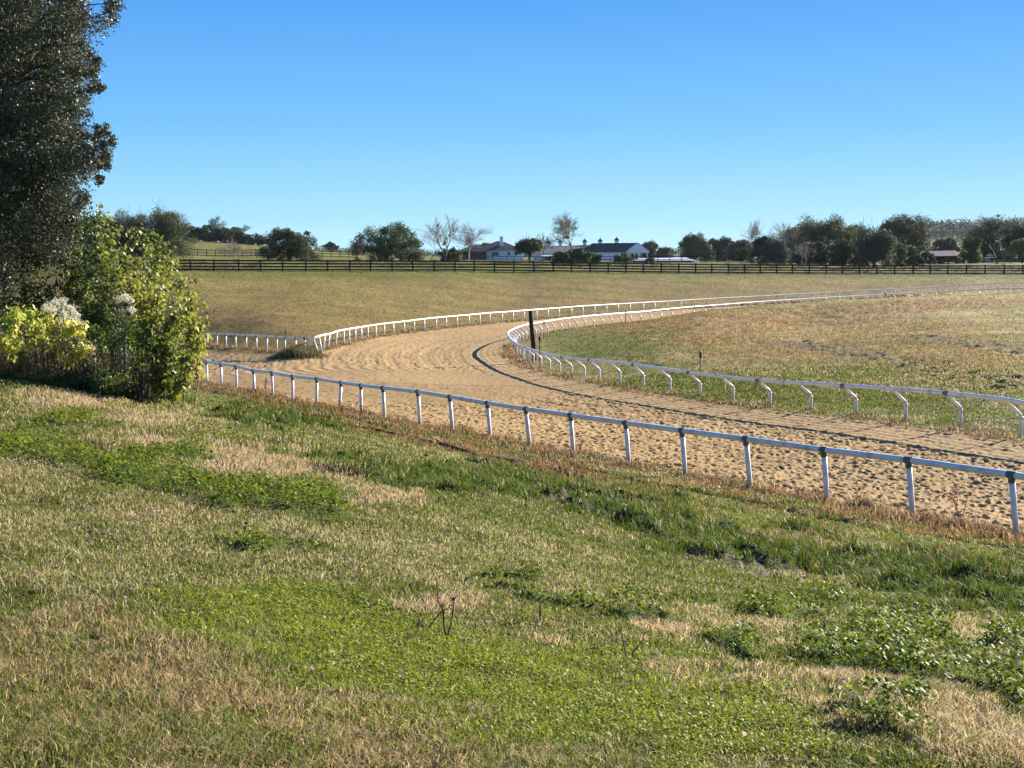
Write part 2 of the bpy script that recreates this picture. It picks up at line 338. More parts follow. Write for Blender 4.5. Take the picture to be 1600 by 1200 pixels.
SOIL = [(1200,888,100,12,8),(920,797,80,8,8),(1120,868,50,8,8),(1330,905,50,6,6,.8),(690,745,50,5,5,.8),(590,730,40,4,5,.7)]
INGREEN = [(940,545,95,20,-3),(900,530,70,14,-6),(1010,522,80,8,-6),(1300,630,380,24,4),(1150,600,160,14,6),(1500,645,160,16,2)]
INBROWN = [(1180,545,130,24,3,.8),(1430,545,170,30,4,.6),(1000,560,60,10,6,.5),(1060,500,150,16,-6,1),(1230,500,160,18,0,1),(1380,505,160,12,3,.8),(1150,505,180,22,-5),(1080,520,90,18,-4),(1000,508,60,8,-10),(1300,485,200,12,-3),(1450,478,160,9,-2),(1200,530,120,10,2,.6)]
DIRT = [(1290,545,80,6,8),(1420,568,110,7,9),(1560,590,100,8,8),(1480,532,80,6,8),(1570,545,60,7,4),(1350,550,50,4,4)]
ditch = np.array([ray(*q)[:2] for q in [(430,642),(500,655),(560,668),(620,681),(680,693),(740,711),(800,722),(850,735),(900,748)]])

XS = {}
def fields(X, Y, Z):
    px, py = proj(X, Y, Z)
    w = 1+0*px
    jx = (fbm(X*1.1, Y*.8, 3, 11)-.5); jy = (fbm(X*1.3, Y*.7, 3, 23)-.5)
    sc = np.clip((py-400)/600, .05, 1.3)
    kx = (fbm(X*4.5, Y*3.5, 3, 31)-.5); ky = (fbm(X*4.1, Y*3.9, 3, 37)-.5)
    qx = px+jx*300*sc**.7+kx*90*sc; qy = py+jy*80*sc+ky*50*sc
    front = (Y > 3) & (py > 430)
    o = {}
    for k, L in (('lush', LUSH), ('lime', LIME), ('straw', STRAW), ('brown', BROWN), ('pale', PALE), ('swale', SWALE), ('soil', SOIL), ('ingreen', INGREEN), ('inbrown', INBROWN), ('dirt', DIRT)):
        o[k] = spots(qx, qy, L)*front
    o['px'] = px; o['py'] = py
    return o
def region(X, Y):
    """1 lawn side of the near rail, 2 infield, 3 outer field"""
    ia = np.interp(Y, [b[1] for b, t in A], [b[0] for b, t in A])
    lawn = X < ia; lawn &= Y < 110
    inx = np.array([q[0] for q in inner]); iny = np.array([q[1] for q in inner])
    mono = np.maximum.accumulate(iny)
    ib = np.interp(Y, mono, inx); infield = (~lawn) & (X > ib) & (Y < iny.max())
    r = np.where(lawn, 1, np.where(infield, 2, 3)); return r

def palette(X, Y, Z, rnd, f=None):
    """colour of what grows at a place; rnd picks between living and dead blades"""
    f = f or fields(X, Y, Z); reg = region(X, Y); n = X.shape
    def c(*v): return np.array(v, float)
    n1 = fbm(X*.55, Y*.4, 4, 3); n2 = fbm(X*2.3, Y*1.9, 3, 5); n3 = fbm(X*.12, Y*.1, 3, 9)
    GREEN, OLIVE, STR, BRN = c(.085,.125,.014), c(.19,.195,.032), c(.53,.41,.225), c(.25,.155,.06)
    LIMEc, LUSHc, PALEc = c(.235,.275,.022), c(.08,.13,.012), c(.37,.35,.14)
    # lawn
    pd = .20+.8*(n1-.5)+.9*(n2-.5); pd = pd+.75*f['straw']-.1*f['ingreen']+.22*f['pale']+.30*f['brown']-.4*f['lush']-.32*f['lime']-.62*f['swale']
    pd = np.where(reg == 2, .42+.8*(n3-.5)+.5*(n1-.5)-.45*f['ingreen']+.4*f['inbrown'], pd)
    gz = sstep(442, 428, f['py']); pd = np.where(reg == 3, .62+.7*(n3-.5)+.3*(n1-.5)-.75*gz, pd)
    dead = (rnd < np.clip(pd, .03, .97))
    r2 = (rnd*7.31) % 1; r3 = (rnd*31.7) % 1
    live = GREEN*(1-r2[..., None])+OLIVE*r2[..., None]
    live = live*(1-f['lime'][..., None]*.65)+LIMEc*f['lime'][..., None]*.65
    live = live*(1-f['lush'][..., None]*.8)+(LUSHc*(1-r3[..., None]*.5)+LIMEc*r3[..., None]*.5)*f['lush'][..., None]*.8
    sw = f['swale'][..., None]; live = live*(1-sw*.78)+c(.075,.115,.012)*sw*.7
    deadc = STR*(1-r2[..., None]*.5)+BRN*r2[..., None]*.5
    br = np.clip(f['brown']+.3*f['inbrown'], 0, 1)[..., None]; deadc = deadc*(1-br*.5)+(BRN*1.15*(1-r3[..., None])+c(.42,.285,.13)*r3[..., None])*br*.5
    pl = f['pale'][..., None]; deadc = deadc*(1-pl*.4)+PALEc*pl*.4
    far3 = (reg == 3)[..., None]; deadc = np.where(far3, c(.20,.125,.042)*(1-r2[..., None]*.4)+STR*.45*r2[..., None]*.4, deadc)
    live = np.where(far3, c(.115,.115,.02), live)
    inb = (f['inbrown']*(reg == 2))[..., None]; deadc = deadc*(1-inb*.6)+c(.21,.125,.052)*inb*.8
    out = np.where(dead[..., None], deadc, live)
    ft = sstep(45, 95, Y)[..., None]*(reg != 1)[..., None]; out = out*(1-ft*np.where((reg == 3)[..., None], np.array([.0, .05, .20]), np.array([.22, .26, .36])))
    return out, dead, f, reg

# ---- one dense sheet around the viewpoint, split into ground and track
half = R(22.5)
th = np.concatenate([np.linspace(-math.pi, -R(70), 24, endpoint=False), np.linspace(-R(70), -half, 70, endpoint=False), np.linspace(-half, half, 860, endpoint=False), np.linspace(half, R(70), 70, endpoint=False), np.linspace(R(70), math.pi, 25)])
rr = [.4]
while rr[-1] < 24: rr.append(rr[-1]*1.0075+.004)
while rr[-1] < 74: rr.append(rr[-1]+.055+(rr[-1]-24)*.0009)
while rr[-1] < 260: rr.append(rr[-1]*1.0035)
while rr[-1] < 3250: rr.append(rr[-1]*1.04)
rr = np.array(rr); TH, RR = np.meshgrid(th, rr)
X = RR*np.sin(TH); Y = RR*np.cos(TH); Z = base_z(X, Y)
sub = (rr > 18) & (rr < 260); js = np.where(sub)[0]; cs = np.where(np.abs(th) < R(45))[0]
j0, j1, c0, c1 = js[0], js[-1]+1, cs[0], cs[-1]+1
ins = np.zeros(X.shape, bool); dE = np.full(X.shape, 50.)
Xs, Ys_ = X[j0:j1, c0:c1], Y[j0:j1, c0:c1]
ins[j0:j1, c0:c1] = inside(Xs, Ys_)
dE[j0:j1, c0:c1] = np.minimum(pdist(Xs, Ys_, np.array(inner), 2), np.minimum(pdist(Xs, Ys_, np.array(outer+[]), 2), np.minimum(pdist(Xs, Ys_, np.array(Dline)[::4]), pdist(Xs, Ys_, np.array(Aline), 1))))
dI = np.full(X.shape, 50.); dI[j0:j1, c0:c1] = pdist(Xs, Ys_, np.array(inner), 3)
dA_ = np.full(X.shape, 50.); dA_[j0:j1, c0:c1] = pdist(Xs, Ys_, np.array(Aline), 3)
inT = ins*1.0
# relief of the lawn and fields
amp = sstep(0, 1.2, dE)*(~ins)
front = Y > 0
Z = Z+amp*((fbm(X*.35, Y*.35, 3, 41)-.5)*.16*np.clip(RR/14, .15, 1)+(fbm(X*1.7, Y*1.7, 3, 43)-.5)*.07+(fbm(X*8, Y*8, 2, 47)-.5)*.025)
fl = fields(X, Y, Z)
lumps = np.clip(fbm(X*1.5, Y*1.3, 4, 61)-.42, 0, 1)
Z = Z+(~ins)*(fl['swale']*(lumps*.6-.07)*sstep(.3, 2, dE)+fl['lush']*.05-fl['soil']*.05)
Z = Z+(~ins)*sstep(.3, 2, dE)*(fl['inbrown']*.22+.07)*(fbm(X*1.4, Y*.8, 4, 73)-.5)*sstep(50, 60, Y)
Z = Z+(~ins)*fl['dirt']*(fbm(X*2.2, Y*1.2, 4, 71)-.42)*.30
dd = pdist(X, Y, ditch); dj = dd+(fbm(X*1.5, Y*1.5, 3, 51)-.5)*.5
dpx, dpy = proj(ditch[:, 0], ditch[:, 1], base_z(ditch[:, 0], ditch[:, 1])); o_ = np.argsort(dpx)
farside = fl['py'] < np.interp(fl['px'], dpx[o_], dpy[o_])
Z = Z-(~ins)*np.where(farside, 0, .05)*sstep(.3, .5, fbm(X*.9, Y*.9, 3, 57))*np.exp(-(np.maximum(dj, 0)/.45)**2)+(~ins)*np.where(farside & (dd > .02), .07, 0)*np.exp(-dd/1.1)
# track relief: hoof prints, harrow lines, berm at the outside rail
def dents(x, y, cell, rad, seed, keep=.85):
    ix = np.floor(x/cell); iy = np.floor(y/cell); out = np.zeros(x.shape)
    for a in (-1, 0, 1):
        for b in (-1, 0, 1):
            jx, jy = ix+a, iy+b
            cx = (jx+.1+.8*h2(jx, jy, seed))*cell; cy = (jy+.1+.8*h2(jx, jy, seed+1))*cell; k = h2(jx, jy, seed+2); r = rad*(.6+.7*h2(jx, jy, seed+3))
            d = np.hypot(x-cx, (y-cy)*.8)/r
            out += (k < keep)*(-np.exp(-d**4*1.2)+.45*np.exp(-((d-1.35)/.35)**2))
    return out
sl = (slice(j0, j1), slice(c0, c1)); x, y = Xs, Ys_
farf = sstep(150, 70, y)
hoof = dents(x, y, .24, .07, 5, .85)*.034+dents(x+3.1, y+1.7, .55, .10, 15, .6)*.038+(fbm(x*3.2, y*3.2, 4, 81)-.5)*.115+(fbm(x*11, y*11, 3, 85)-.5)*.042
groom = sstep(2.6, 2.1, dI[sl])*sstep(.05, .5, dI[sl])
chx, chy = P(455, 590, 72)[:2]
arc = np.hypot(x-(AX[-4]+11), y-(AY[-4]+22)); chg = sstep(15.5, 12, np.hypot(x-AX[-2]-3, y-AY[-2]-5))*sstep(58, 63, y)
lines = np.sin(2*math.pi*dI[sl]/.42+1.3*fbm(x*.5, y*.5, 2, 3))
lines2 = np.sin(2*math.pi*arc/.75)
g2 = np.clip(groom+chg, 0, 1)
dz = hoof*(1-.65*g2)*(.75+.35*farf)+.010*groom*lines+.022*chg*(1-groom)*lines2
dz += .013*(np.sin(2*math.pi*dI[sl]/1.1)+.6*np.sin(2*math.pi*dI[sl]/.37))*(1-g2)*sstep(45, 70, y)
edge = sstep(0, .35, dE[sl])
Z[sl] += np.where(ins[sl], -.02*edge+dz*(.25+.75*edge), 0)
Z[sl] += np.where(ins[sl], 1, 1)*(.13*np.exp(-((dA_[sl]-.1)/.4)**2)*(fbm(x*1.3, y*1.3, 2, 91)-.2)*2)-np.where(ins[sl], .10*np.exp(-((dA_[sl]-.9)/.5)**2)*sstep(60, 40, y), 0)
# colours
rnd = rng.random(X.shape)
gc = np.zeros(X.shape+(3,))
pal, dead, fl, reg = palette(X, Y, Z, .35+.3*rnd, fl)
avg = sum(palette(X, Y, Z, np.full(X.shape, q), fl)[0] for q in (.05, .2, .4, .6, .8, .95))/6
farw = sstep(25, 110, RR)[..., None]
gc = avg*(.38+.62*farw)*(1-.0*farw)  # near ground colour darkened to paint the shade between grass blades
n5 = fbm(X*.5, Y*.22, 4, 101)[..., None]; n6 = fbm(X*.035+Y*.01, Y*.33, 3, 103)[..., None]; gc *= (1+.5*(n5-.5))*(1+.75*(n6-.5)*(reg != 1)[..., None])
soil = np.clip(fl['soil']+.0, 0, 1)[..., None]; gc = gc*(1-soil*.85)+np.array([.075,.055,.04])*soil*.85
dt = (fl['dirt']*sstep(.34, .54, fbm(X*1.1, Y*.35, 4, 77)))[..., None]; gc = gc*(1-dt*.85)+np.array([.085,.06,.042])*dt*.85
dk = (np.exp(-(np.maximum(dj, 0)/.25)**2)*sstep(.3, .5, fbm(X*.9, Y*.9, 3, 57)))[..., None]; gc = gc*(1-dk*.9)+np.array([.11,.08,.055])*dk*.9
eg = (np.exp(-np.maximum(dE-.2, 0)/.5)*(~ins))[..., None]; gc = gc*(1-eg*.8)+(np.array([.2,.125,.065]))*eg*.8
far_tone = sstep(500, 1200, RR)[..., None]; gc = gc*(1-far_tone)+np.array([.10,.11,.04])*far_tone
tcx = np.array([.335,.213,.088])*(1+.35*(fbm(X*.25, Y*.18, 3, 111)[..., None]-.5))
dent_dark = np.zeros(X.shape); dent_dark[sl] = np.clip(-hoof*9, 0, 1)  # sand colour gets darker as the dents get deeper
band = fbm(dI*.9+.0*X, X*.02+Y*.02, 3, 121)[..., None]; tcx = tcx*(1+.30*(band-.5))
tcx = tcx*(1-.42*dent_dark[..., None])
tcx = np.where((sstep(3.8, 3.2, dI)*ins)[..., None] > .5, tcx*.93, tcx)
ec = (np.exp(-dA_/.5)*ins*.6)[..., None]; tcx = tcx*(1-ec)+np.array([.17,.10,.05])*ec
nr, ncol = X.shape
ii = (np.arange(nr-1)[:, None]*ncol+np.arange(ncol-1)).ravel()
quads = np.stack([ii, ii+1, ii+ncol+1, ii+ncol], 1)[:, ::-1]
cellin = ins[:-1, :-1].ravel()
V = np.stack([X.ravel(), Y.ravel(), Z.ravel()], 1)
def submesh(name, q, cc, mat):
    used = np.unique(q); mp = np.zeros(len(V), np.int64); mp[used] = np.arange(len(used))
    return mesh_np(name, V[used], mp[q].ravel(), np.arange(len(q))*4, mat, None, cc.reshape(-1, 3)[used], True)
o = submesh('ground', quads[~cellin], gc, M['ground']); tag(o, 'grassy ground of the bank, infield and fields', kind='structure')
o = submesh('track', quads[cellin], tcx, M['track']); tag(o, 'sandy tan training track with hoof prints', kind='structure')
# height lookup on the finished surface
def surf(xq, yq):
    r = np.hypot(xq, yq); t = np.arctan2(xq, yq)
    j = np.clip(np.searchsorted(rr, r)-1, 0, nr-2); i = np.clip(np.searchsorted(th, t)-1, 0, ncol-2)
    a = (r-rr[j])/(rr[j+1]-rr[j]); b = (t-th[i])/(th[i+1]-th[i])
    return Z[j, i]*(1-a)*(1-b)+Z[j, i+1]*(1-a)*b+Z[j+1, i]*a*(1-b)+Z[j+1, i+1]*a*b
def lookup(arr, xq, yq):
    r = np.hypot(xq, yq); t = np.arctan2(xq, yq)
    j = np.clip(np.searchsorted(rr, r)-1, 0, nr-2); i = np.clip(np.searchsorted(th, t)-1, 0, ncol-2); return arr[j, i]
def sz(x, y): return float(surf(np.array([x]), np.array([y]))[0])

# ------------------------------------------------------------------ grass
def blades(name, x, y, h, w, colr, lean=.5, kind='stuff', mat=None, label=None, cat=None, curl=.5, bias=None, parent=None, z=None):
    n = len(x); z = surf(x, y) if z is None else z
    az = rng.random(n)*2*math.pi; ln = lean*(.2+rng.random(n))
    if bias is not None: az = bias+rng.normal(0, .7, n)
    fa = rng.random(n)*math.pi
    dx, dy = np.cos(az)*ln, np.sin(az)*ln; wx, wy = np.cos(fa)*w/2, np.sin(fa)*w/2
    b = np.stack([x, y, z-.01], 1); Wv = np.stack([wx, wy, 0*wx], 1)
    mid = b+np.stack([dx*h*.35, dy*h*.35, h*.6], 1); tip = b+np.stack([dx*h*(.8+curl), dy*h*(.8+curl), h*(1-.25*ln)], 1)
    Vv = np.stack([b-Wv, b+Wv, mid+Wv*.8, mid-Wv*.8, tip], 1).reshape(-1, 3)
    k = np.arange(n)[:, None]*5
    lp = np.concatenate([k+0, k+1, k+2, k+3, k+3, k+2, k+4], 1).ravel()
    st = np.stack([np.arange(n)*7, np.arange(n)*7+4], 1).ravel()
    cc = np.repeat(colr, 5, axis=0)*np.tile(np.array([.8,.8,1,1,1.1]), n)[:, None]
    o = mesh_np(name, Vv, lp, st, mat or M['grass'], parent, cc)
    if label: tag(o, label, cat, kind=kind)
    return o
def logpts(n, r0, r1, ang=23):
    r = r0*np.exp(rng.random(n)*math.log(r1/r0)); t = (rng.random(n)*2-1)*R(ang); sd = rng.random(n) < .17; t = np.where(sd, np.sign(t)*np.radians(ang+rng.random(n)**1.3*15), t); return r*np.sin(t), r*np.cos(t)
def leaves_flat(name, x, y, z, size, colr, mat, tilt=.5, parent=None):
    """small broad leaves, near level, as kite shapes"""
    n = len(x); a = rng.random(n)*2*math.pi; ca, sa = np.cos(a), np.sin(a)
    up = rng.normal(0, tilt, (n, 2)); L = size[:, None]
    d = np.stack([ca, sa, up[:, 0]], 1)*L; s = np.stack([-sa, ca, up[:, 1]], 1)*L*.38
    b = np.stack([x, y, z], 1)
    Vv = np.stack([b-d*.5, b+s, b+d*.5, b-s], 1).reshape(-1, 3)
    return mesh_np(name, Vv, np.arange(4*n), np.arange(n)*4, mat, parent, np.repeat(colr, 4, axis=0))

# near lawn
n = 880000
x, y = logpts(n, 4.4, 75)
keep = ~lookup(ins, x, y); de = lookup(dE, x, y); keep &= ~((region(x, y) == 3) & (y > 60))
x, y, de = x[keep], y[keep], de[keep]; z = surf(x, y); rn = rng.random(len(x))
c, dead, f, reg = palette(x, y, z, rn)
dist = np.hypot(x, y)
dq = pdist(x, y, ditch); thin = 1-.55*f['lush']-.68*f['lime']-.8*f['soil']-.75*np.exp(-(dq/.3)**4)
clump = fbm(x*5, y*5, 2, 131)
kp = (rng.random(len(x)) < thin)&(rng.random(len(x)) < .35+1.3*clump)
x, y, z, c, dead, dist, de, reg = [q[kp] for q in (x, y, z, c, dead, dist, de, reg)]; f = {k: v[kp] for k, v in f.items()}
h = (.023+.029*rng.random(len(x)))*(1+1.3*f['swale']+.5*f['straw']+.6*f['brown'])*(1+dist/45)*(1+.5*(fbm(x*1.2, y*1.2, 2, 7)-.5))
w = .0023*(1+dist/4.2)*(.7+.6*rng.random(len(x)))
# rusty weeds hugging the rail
nearA = np.exp(-np.maximum(lookup(dA_, x, y)-.3, 0)/1.8)*(reg == 1)*(fbm(x*.6, y*.6, 3, 17) > .38)
rusty = rng.random(len(x)) < nearA*.75
rusty |= rng.random(len(x)) < .6*np.exp(-(pdist(x, y, ditch)/.9)**2)
rc = np.array([.23,.12,.045])*(.6+.8*rng.random((len(x), 1)))
c = np.where(rusty[:, None], rc, c); h = np.where(rusty, h*1.6, h)
v_ = rng.random((len(x), 1)); nr_ = np.clip(1.35-dist/14, 0, 1)[:, None]; c = c*(.66+.62*v_-nr_*.14+nr_*.5*v_**3)
blades('lawn_grass', x, y, h, w, c, .75, label='mixed green and straw-coloured grass of the near bank', cat='grass')
# creeping broad-leaved ground cover (lime green carpet and dark green clumps)
n = 740000
x, y = logpts(n, 4.4, 45); z = surf(x, y); f = fields(x, y, z); reg = region(x, y)
pr = np.clip(f['lime']*.8*sstep(.28, .52, fbm(x*1.4, y*1.1, 3, 143))+f['lush']*1.0*sstep(.28, .5, fbm(x*2.6, y*2.2, 3, 145)), 0, 1)*(reg == 1)*(.25+1.3*fbm(x*6, y*6, 2, 141))
kp = (rng.random(n) < pr)&~lookup(ins, x, y); x, y, z = x[kp], y[kp], z[kp]; f = {k: v[kp] for k, v in f.items()}
dist = np.hypot(x, y); mound = f['lush']*(.05+.10*np.clip(fbm(x*2.2, y*2.2, 2, 151)*2-.6, 0, 1))
zz = z+.012+(.02+mound)*rng.random(len(x))**.6
size = (.0095+.0075*f['lush'])*(1+dist/13)*(.7+.6*rng.random(len(x)))
mixc = rng.random((len(x), 1))
cl_ = np.array([.15,.20,.015])*(1-mixc)+np.array([.38,.38,.03])*mixc; cd_ = np.array([.05,.10,.008])*(1-mixc)+np.array([.28,.31,.02])*mixc
lu = f['lush'][:, None]; o = leaves_flat('clover', x, y, zz, size, cl_*(1-lu)+cd_*lu, M['clover'], .45); tag(o, 'bright green low broad-leaved clover patches in the near lawn', 'ground cover', kind='stuff')
# far grass tufts on infield and fields
n = 390000
x, y = logpts(n, 55, 250); keep = ~lookup(ins, x, y); x, y = x[keep], y[keep]; z = surf(x, y); rn = rng.random(len(x))
c, dead, f, reg = palette(x, y, z, rn); dist = np.hypot(x, y)
kp = (rng.random(len(x)) < (.3+.7*fbm(x*.7, y*.7, 3, 161))*(1-.8*f['dirt']*(fbm(x*1.1, y*.35, 4, 77) > .44)))&((reg != 1) | (dist > 75)); x, y, z, c, dist, reg = [q[kp] for q in (x, y, z, c, dist, reg)]; f = {k: v[kp] for k, v in f.items()}
g_ = np.minimum(1, sstep(60, 110, dist)*.75+(reg == 3)*.2)[:, None]; av = sum(palette(x, y, z, np.full(x.shape, q), f)[0] for q in (.05, .3, .6, .9))/4; c = c*(1-g_)+av*g_
h = (.05+.07*rng.random(len(x)))*(1+.7*f['inbrown']*(reg == 2)); w = .02*(1+dist/60)*(.6+.8*rng.random(len(x)))
c = c*(.8+.5*rng.random((len(x), 1)))
blades('field_grass', x, y, h, w, c, .6, mat=M['field'], label='thin tan and olive grass of the infield mound and far field', cat='grass')
# dead weeds along the track edges
def edge_weeds(name, line, n, spread, side, hh, label, dens=.45, cols=((.28,.15,.065),(.17,.10,.05),(.36,.26,.13))):
    line = np.array(line); seg = np.hypot(*np.diff(line, axis=0).T); cum = np.r_[0, np.cumsum(seg)]
    s = rng.random(n)*cum[-1]; px_ = np.interp(s, cum, line[:, 0]); py_ = np.interp(s, cum, line[:, 1])
    a = rng.normal(side, spread, n); tx_ = np.interp(s, cum[:-1], np.diff(line[:, 0])/seg); ty_ = np.interp(s, cum[:-1], np.diff(line[:, 1])/seg)
    x = px_-ty_*a; y = py_+tx_*a; k = fbm(x*.9, y*.9, 3, 171) > dens; x, y = x[k], y[k]
    d = np.hypot(x, y); h = hh*(.3+rng.random(len(x))**2)*(1+.0*d); w = .003*(1+d/6)
    c = np.array(cols)[rng.integers(0, len(cols), len(x))]*(.6+.7*rng.random((len(x), 1)))
    return blades(name, x, y, h, w, c, .8, label=label, cat='weeds')
edge_weeds('dry_weeds', [b[:2] for b, t in A], 26000, .38, .25, .22, 'rust-brown dead weeds along the foot of the near white rail')
edge_weeds('dry_weeds', list(zip(BX, BY))[::4], 26000, .35, .45, .18, 'brown dead weeds under the gooseneck rail on the inside of the track', .5)
edge_weeds('dry_weeds', [(DX[i], DY[i]) for i in range(12)]+[(CX[i], CY[i]) for i in range(0, 60, 3)], 15000, .3, 0, .22, 'dead weeds at the foot of the far outer white rail', .5)

# ------------------------------------------------------------------ rails
def straight_rail(root, pts, rr_=.062, bracket=True, pr=.054):
    """pts = (base, top) pairs; a round top rail on upright posts"""
    o0 = np.array(root.location)
    mb = MB(); tp = [np.array(t)-o0 for b, t in pts]; mb.tube(tp, rr_, 10); mb.build('top_rail', M['white'], root, True)
    for b, t in pts:
        b = np.array(b, float); t = np.array(t, float)
        g = sz(b[0], b[1]); b[2] = min(b[2], g)-.25
        m = MB(); m.tube([b-t, np.array([0, 0, -rr_*.6])], pr, 8); p = m.build('post', M['white'], root, True, t-o0)
        if bracket:
            k = [q for q in range(len(pts)) if pts[q][1] is t or np.allclose(pts[q][1], t)][0]
            a_ = np.array(pts[max(k-1, 0)][1]); b_ = np.array(pts[min(k+1, len(pts)-1)][1]); d = (b_-a_)/np.linalg.norm(b_-a_)
            m = MB(); m.tube([-d*.085, d*.085], rr_*1.13, 10); m.tube([np.array([0,0,-.02]), np.array([0,0,-.14])], [pr*1.25, pr*1.15], 8); m.build('joint', M['grey'], p, True)
rootA = tag(empty('running_rail', A[8][0]), 'white outer rail on upright posts, nearest of the rails, below the grass bank', 'running rail')
straight_rail(rootA, A)
rootC = tag(empty('running_rail', (CX[20], CY[20], CZ[20])), 'long white outer rail curving along the far side of the track to the right', 'running rail')
Cpts = [((CX[i], CY[i], CZ[i]), (CX[i]-.03, CY[i], CTZ[i])) for i in range(len(CX))]+[((p[0], p[1], p[2]), (p[0], p[1], p[2]+1.03)) for p in Cext]
lean = {0: -.35, 1: -.2, 2: .12, 3: .18, 4: .15}
Cpts = [((b[0]-lean.get(i, 0), b[1], b[2]), t) for i, (b, t) in enumerate(Cpts)]
straight_rail(rootC, Cpts, .072, bracket=False, pr=.058)
rootD = tag(empty('running_rail', (DX[5], DY[5], DZ[5])), 'short white rail running left from the corner behind the yellow-green bush', 'running rail')
Dp_ = [((DX[i], DY[i], DZ[i]), (DX[i], DY[i], DTZ[i])) for i in range(12)]+[((DX[-1]+dD[0]*k, DY[-1]+dD[1]*k, DZ[-1]-.06*k), (DX[-1]+dD[0]*k, DY[-1]+dD[1]*k, DZ[-1]-.06*k+1.03)) for k in range(1, 11)]
c0_ = np.array(Cpts[0][1]); 
straight_rail(rootD, Dp_, .068, pr=.058)
mb = MB(); mb.tube([np.array(Dp_[0][1])-np.array(rootD.location), (np.array(Dp_[0][1])*.5+c0_*.5)-np.array(rootD.location)+np.array([0,0,.02]), c0_-np.array(rootD.location)], .055, 10); mb.build('corner_rail', M['white'], rootD, True)
# gooseneck rail
rootB = tag(empty('gooseneck_rail', (BX[60], BY[60], BZ[60])), 'white inner rail on bent gooseneck posts curving round the infield', 'running rail')
oB = np.array(rootB.location)
# post stations
dB = np.r_[0, np.cumsum(np.hypot(np.diff(BX), np.diff(BY)))]
st = []; s = 0.0
nearS = np.interp(-94, -BY[::1][::-1], dB[::-1]) if False else dB[np.argmax(BY > 72)]
while s < dB[-1]: st.append(s); s += 3.02 if s < nearS else 2.42
pB = []
for p in ext(BX, BY, BZ, 5, 3.05, False)[::-1]: pB.append((p, np.array([p[0]+nx_[0]*OFF, p[1]+ny_[0]*OFF, p[2]+1.03]), np.array([nx_[0], ny_[0], 0])))
for s in st:
    g = lambda q: float(np.interp(s, dB, q)); pB.append((np.array([g(BX), g(BY), g(BZ)]), np.array([g(rx), g(ry), g(BTZ)]), np.array([g(nx_), g(ny_), 0])))
nvis = len(pB)
for p in ext(BX, BY, BZ, 14, 2.41, True): pB.append((p, np.array([p[0]+nx_[-1]*OFF, p[1]+ny_[-1]*OFF, p[2]+1.03]), np.array([nx_[-1], ny_[-1], 0])))
rail_line = [q[1] for q in pB[:5]]+[np.array([rx[i], ry[i], BTZ[i]]) for i in range(0, len(rx), 3)]+[q[1] for q in pB[nvis:]]
mb = MB(); mb.tube([q-oB for q in rail_line], .07, 10); mb.build('top_rail', M['white'], rootB, True)
for k, (b, t, nn) in enumerate(pB):
    b = np.array(b, float); g = sz(b[0], b[1]); H = t[2]-b[2]
    foot = np.array([b[0], b[1], min(b[2], g)-.25])-b; kn = np.array([0, 0, .56*H])
    tt = t-b
    m = MB(); m.tube([foot, kn-np.array([0, 0, .06]), kn+nn*.03+np.array([0, 0, .02]), tt-np.array([0, 0, .03])], [.06, .06, .057, .055], 8)
    p = m.build('gooseneck_post', M['white'], rootB, True, b-oB)
    if k % 2 == 0 and np.hypot(*t[:2]) < 100:
        d = pB[min(k+1, len(pB)-1)][1]-pB[max(k-1, 0)][1]; d /= np.linalg.norm(d)
        m = MB(); m.tube([tt-d*.13, tt+d*.13], .078, 10); m.build('joint', M['grey'], p, True)
    m = MB(); m.tube([kn-np.array([0,0,.13]), kn-np.array([0,0,.03])], .067, 8); m.build('sleeve', M['white'], p, True)

# ------------------------------------------------------------------ posts and stakes
q = P(834.5, 546, 91); g = sz(q[0], q[1]); tp = P(829, 486.5, 91)
rt = tag(empty('wooden_pole', (q[0], q[1], g)), 'thick dark weathered wooden pole inside the bend of the gooseneck rail', 'pole')
m = MB(); top = tp-np.array([q[0], q[1], g]); pts = [np.array([0,0,-.3]), np.array([0,0,.3]), top*.35+np.array([.03,0,0]), top*.7+np.array([-.01,0,0]), top]
m.tube(pts, [.17,.165,.155,.14,.13], 10); m.build('shaft', M['pole'], rt, True)
m = MB(); m.tube([top, top+np.array([0,0,.05])], [.13,.10], 10); m.build('top_cap', M['pole'], rt, True)
def stake(px, pt, pb, Y, label, head=(.05, .28), thick=.014):
    b = P(px, pb, Y); t = P(px+ (pt-pb)*-.03, pt, Y); g = sz(b[0], b[1]); H = t[2]-g
    rt = tag(empty('marker_stake', (b[0], b[1], g)), label, 'marker stake', 'thin black marker stakes')
    m = MB(); m.tube([(0,0,-.2), (t[0]-b[0], 0, H-head[1])], thick, 6); m.build('rod', M['stake'], rt)
    m = MB(); w = head[0]; dx = t[0]-b[0]; m.tube([(dx,0,H-head[1]),(dx,0,H-head[1]+.03),(dx,0,H-.03),(dx,0,H)], [w*.5,w,w,w*.6], 8); m.build('head', M['stake'], rt)
stake(1092.5, 549, 617, 70, 'thin black marker stake in front of the brown mound, nearest of the stakes', (.06, .33), .02)
stake(849, 501.5, 535, 112, 'thin black stake just right of the thick wooden pole, the taller of that pair')
stake(842.5, 526, 552, 90, 'short black stake close beside the foot of the thick wooden pole', (.08, .25), .03)
stake(977, 486, 510, 139, 'stake standing among the far gooseneck posts above the bright green hollow', (.05, .2), .04)
stake(445, 516, 550, 100, 'black stake behind the short rail near the corner on the left')
stake(247, 474, 500, 105, 'black stake seen through the leaves of the yellow-green bush')
stake(1160, 474, 490, 152, 'small black stake at the middle of the far gooseneck rail', (.1, .25))
stake(1383, 458, 470, 172, 'small black stake beside the far rails toward the right', (.1, .25))

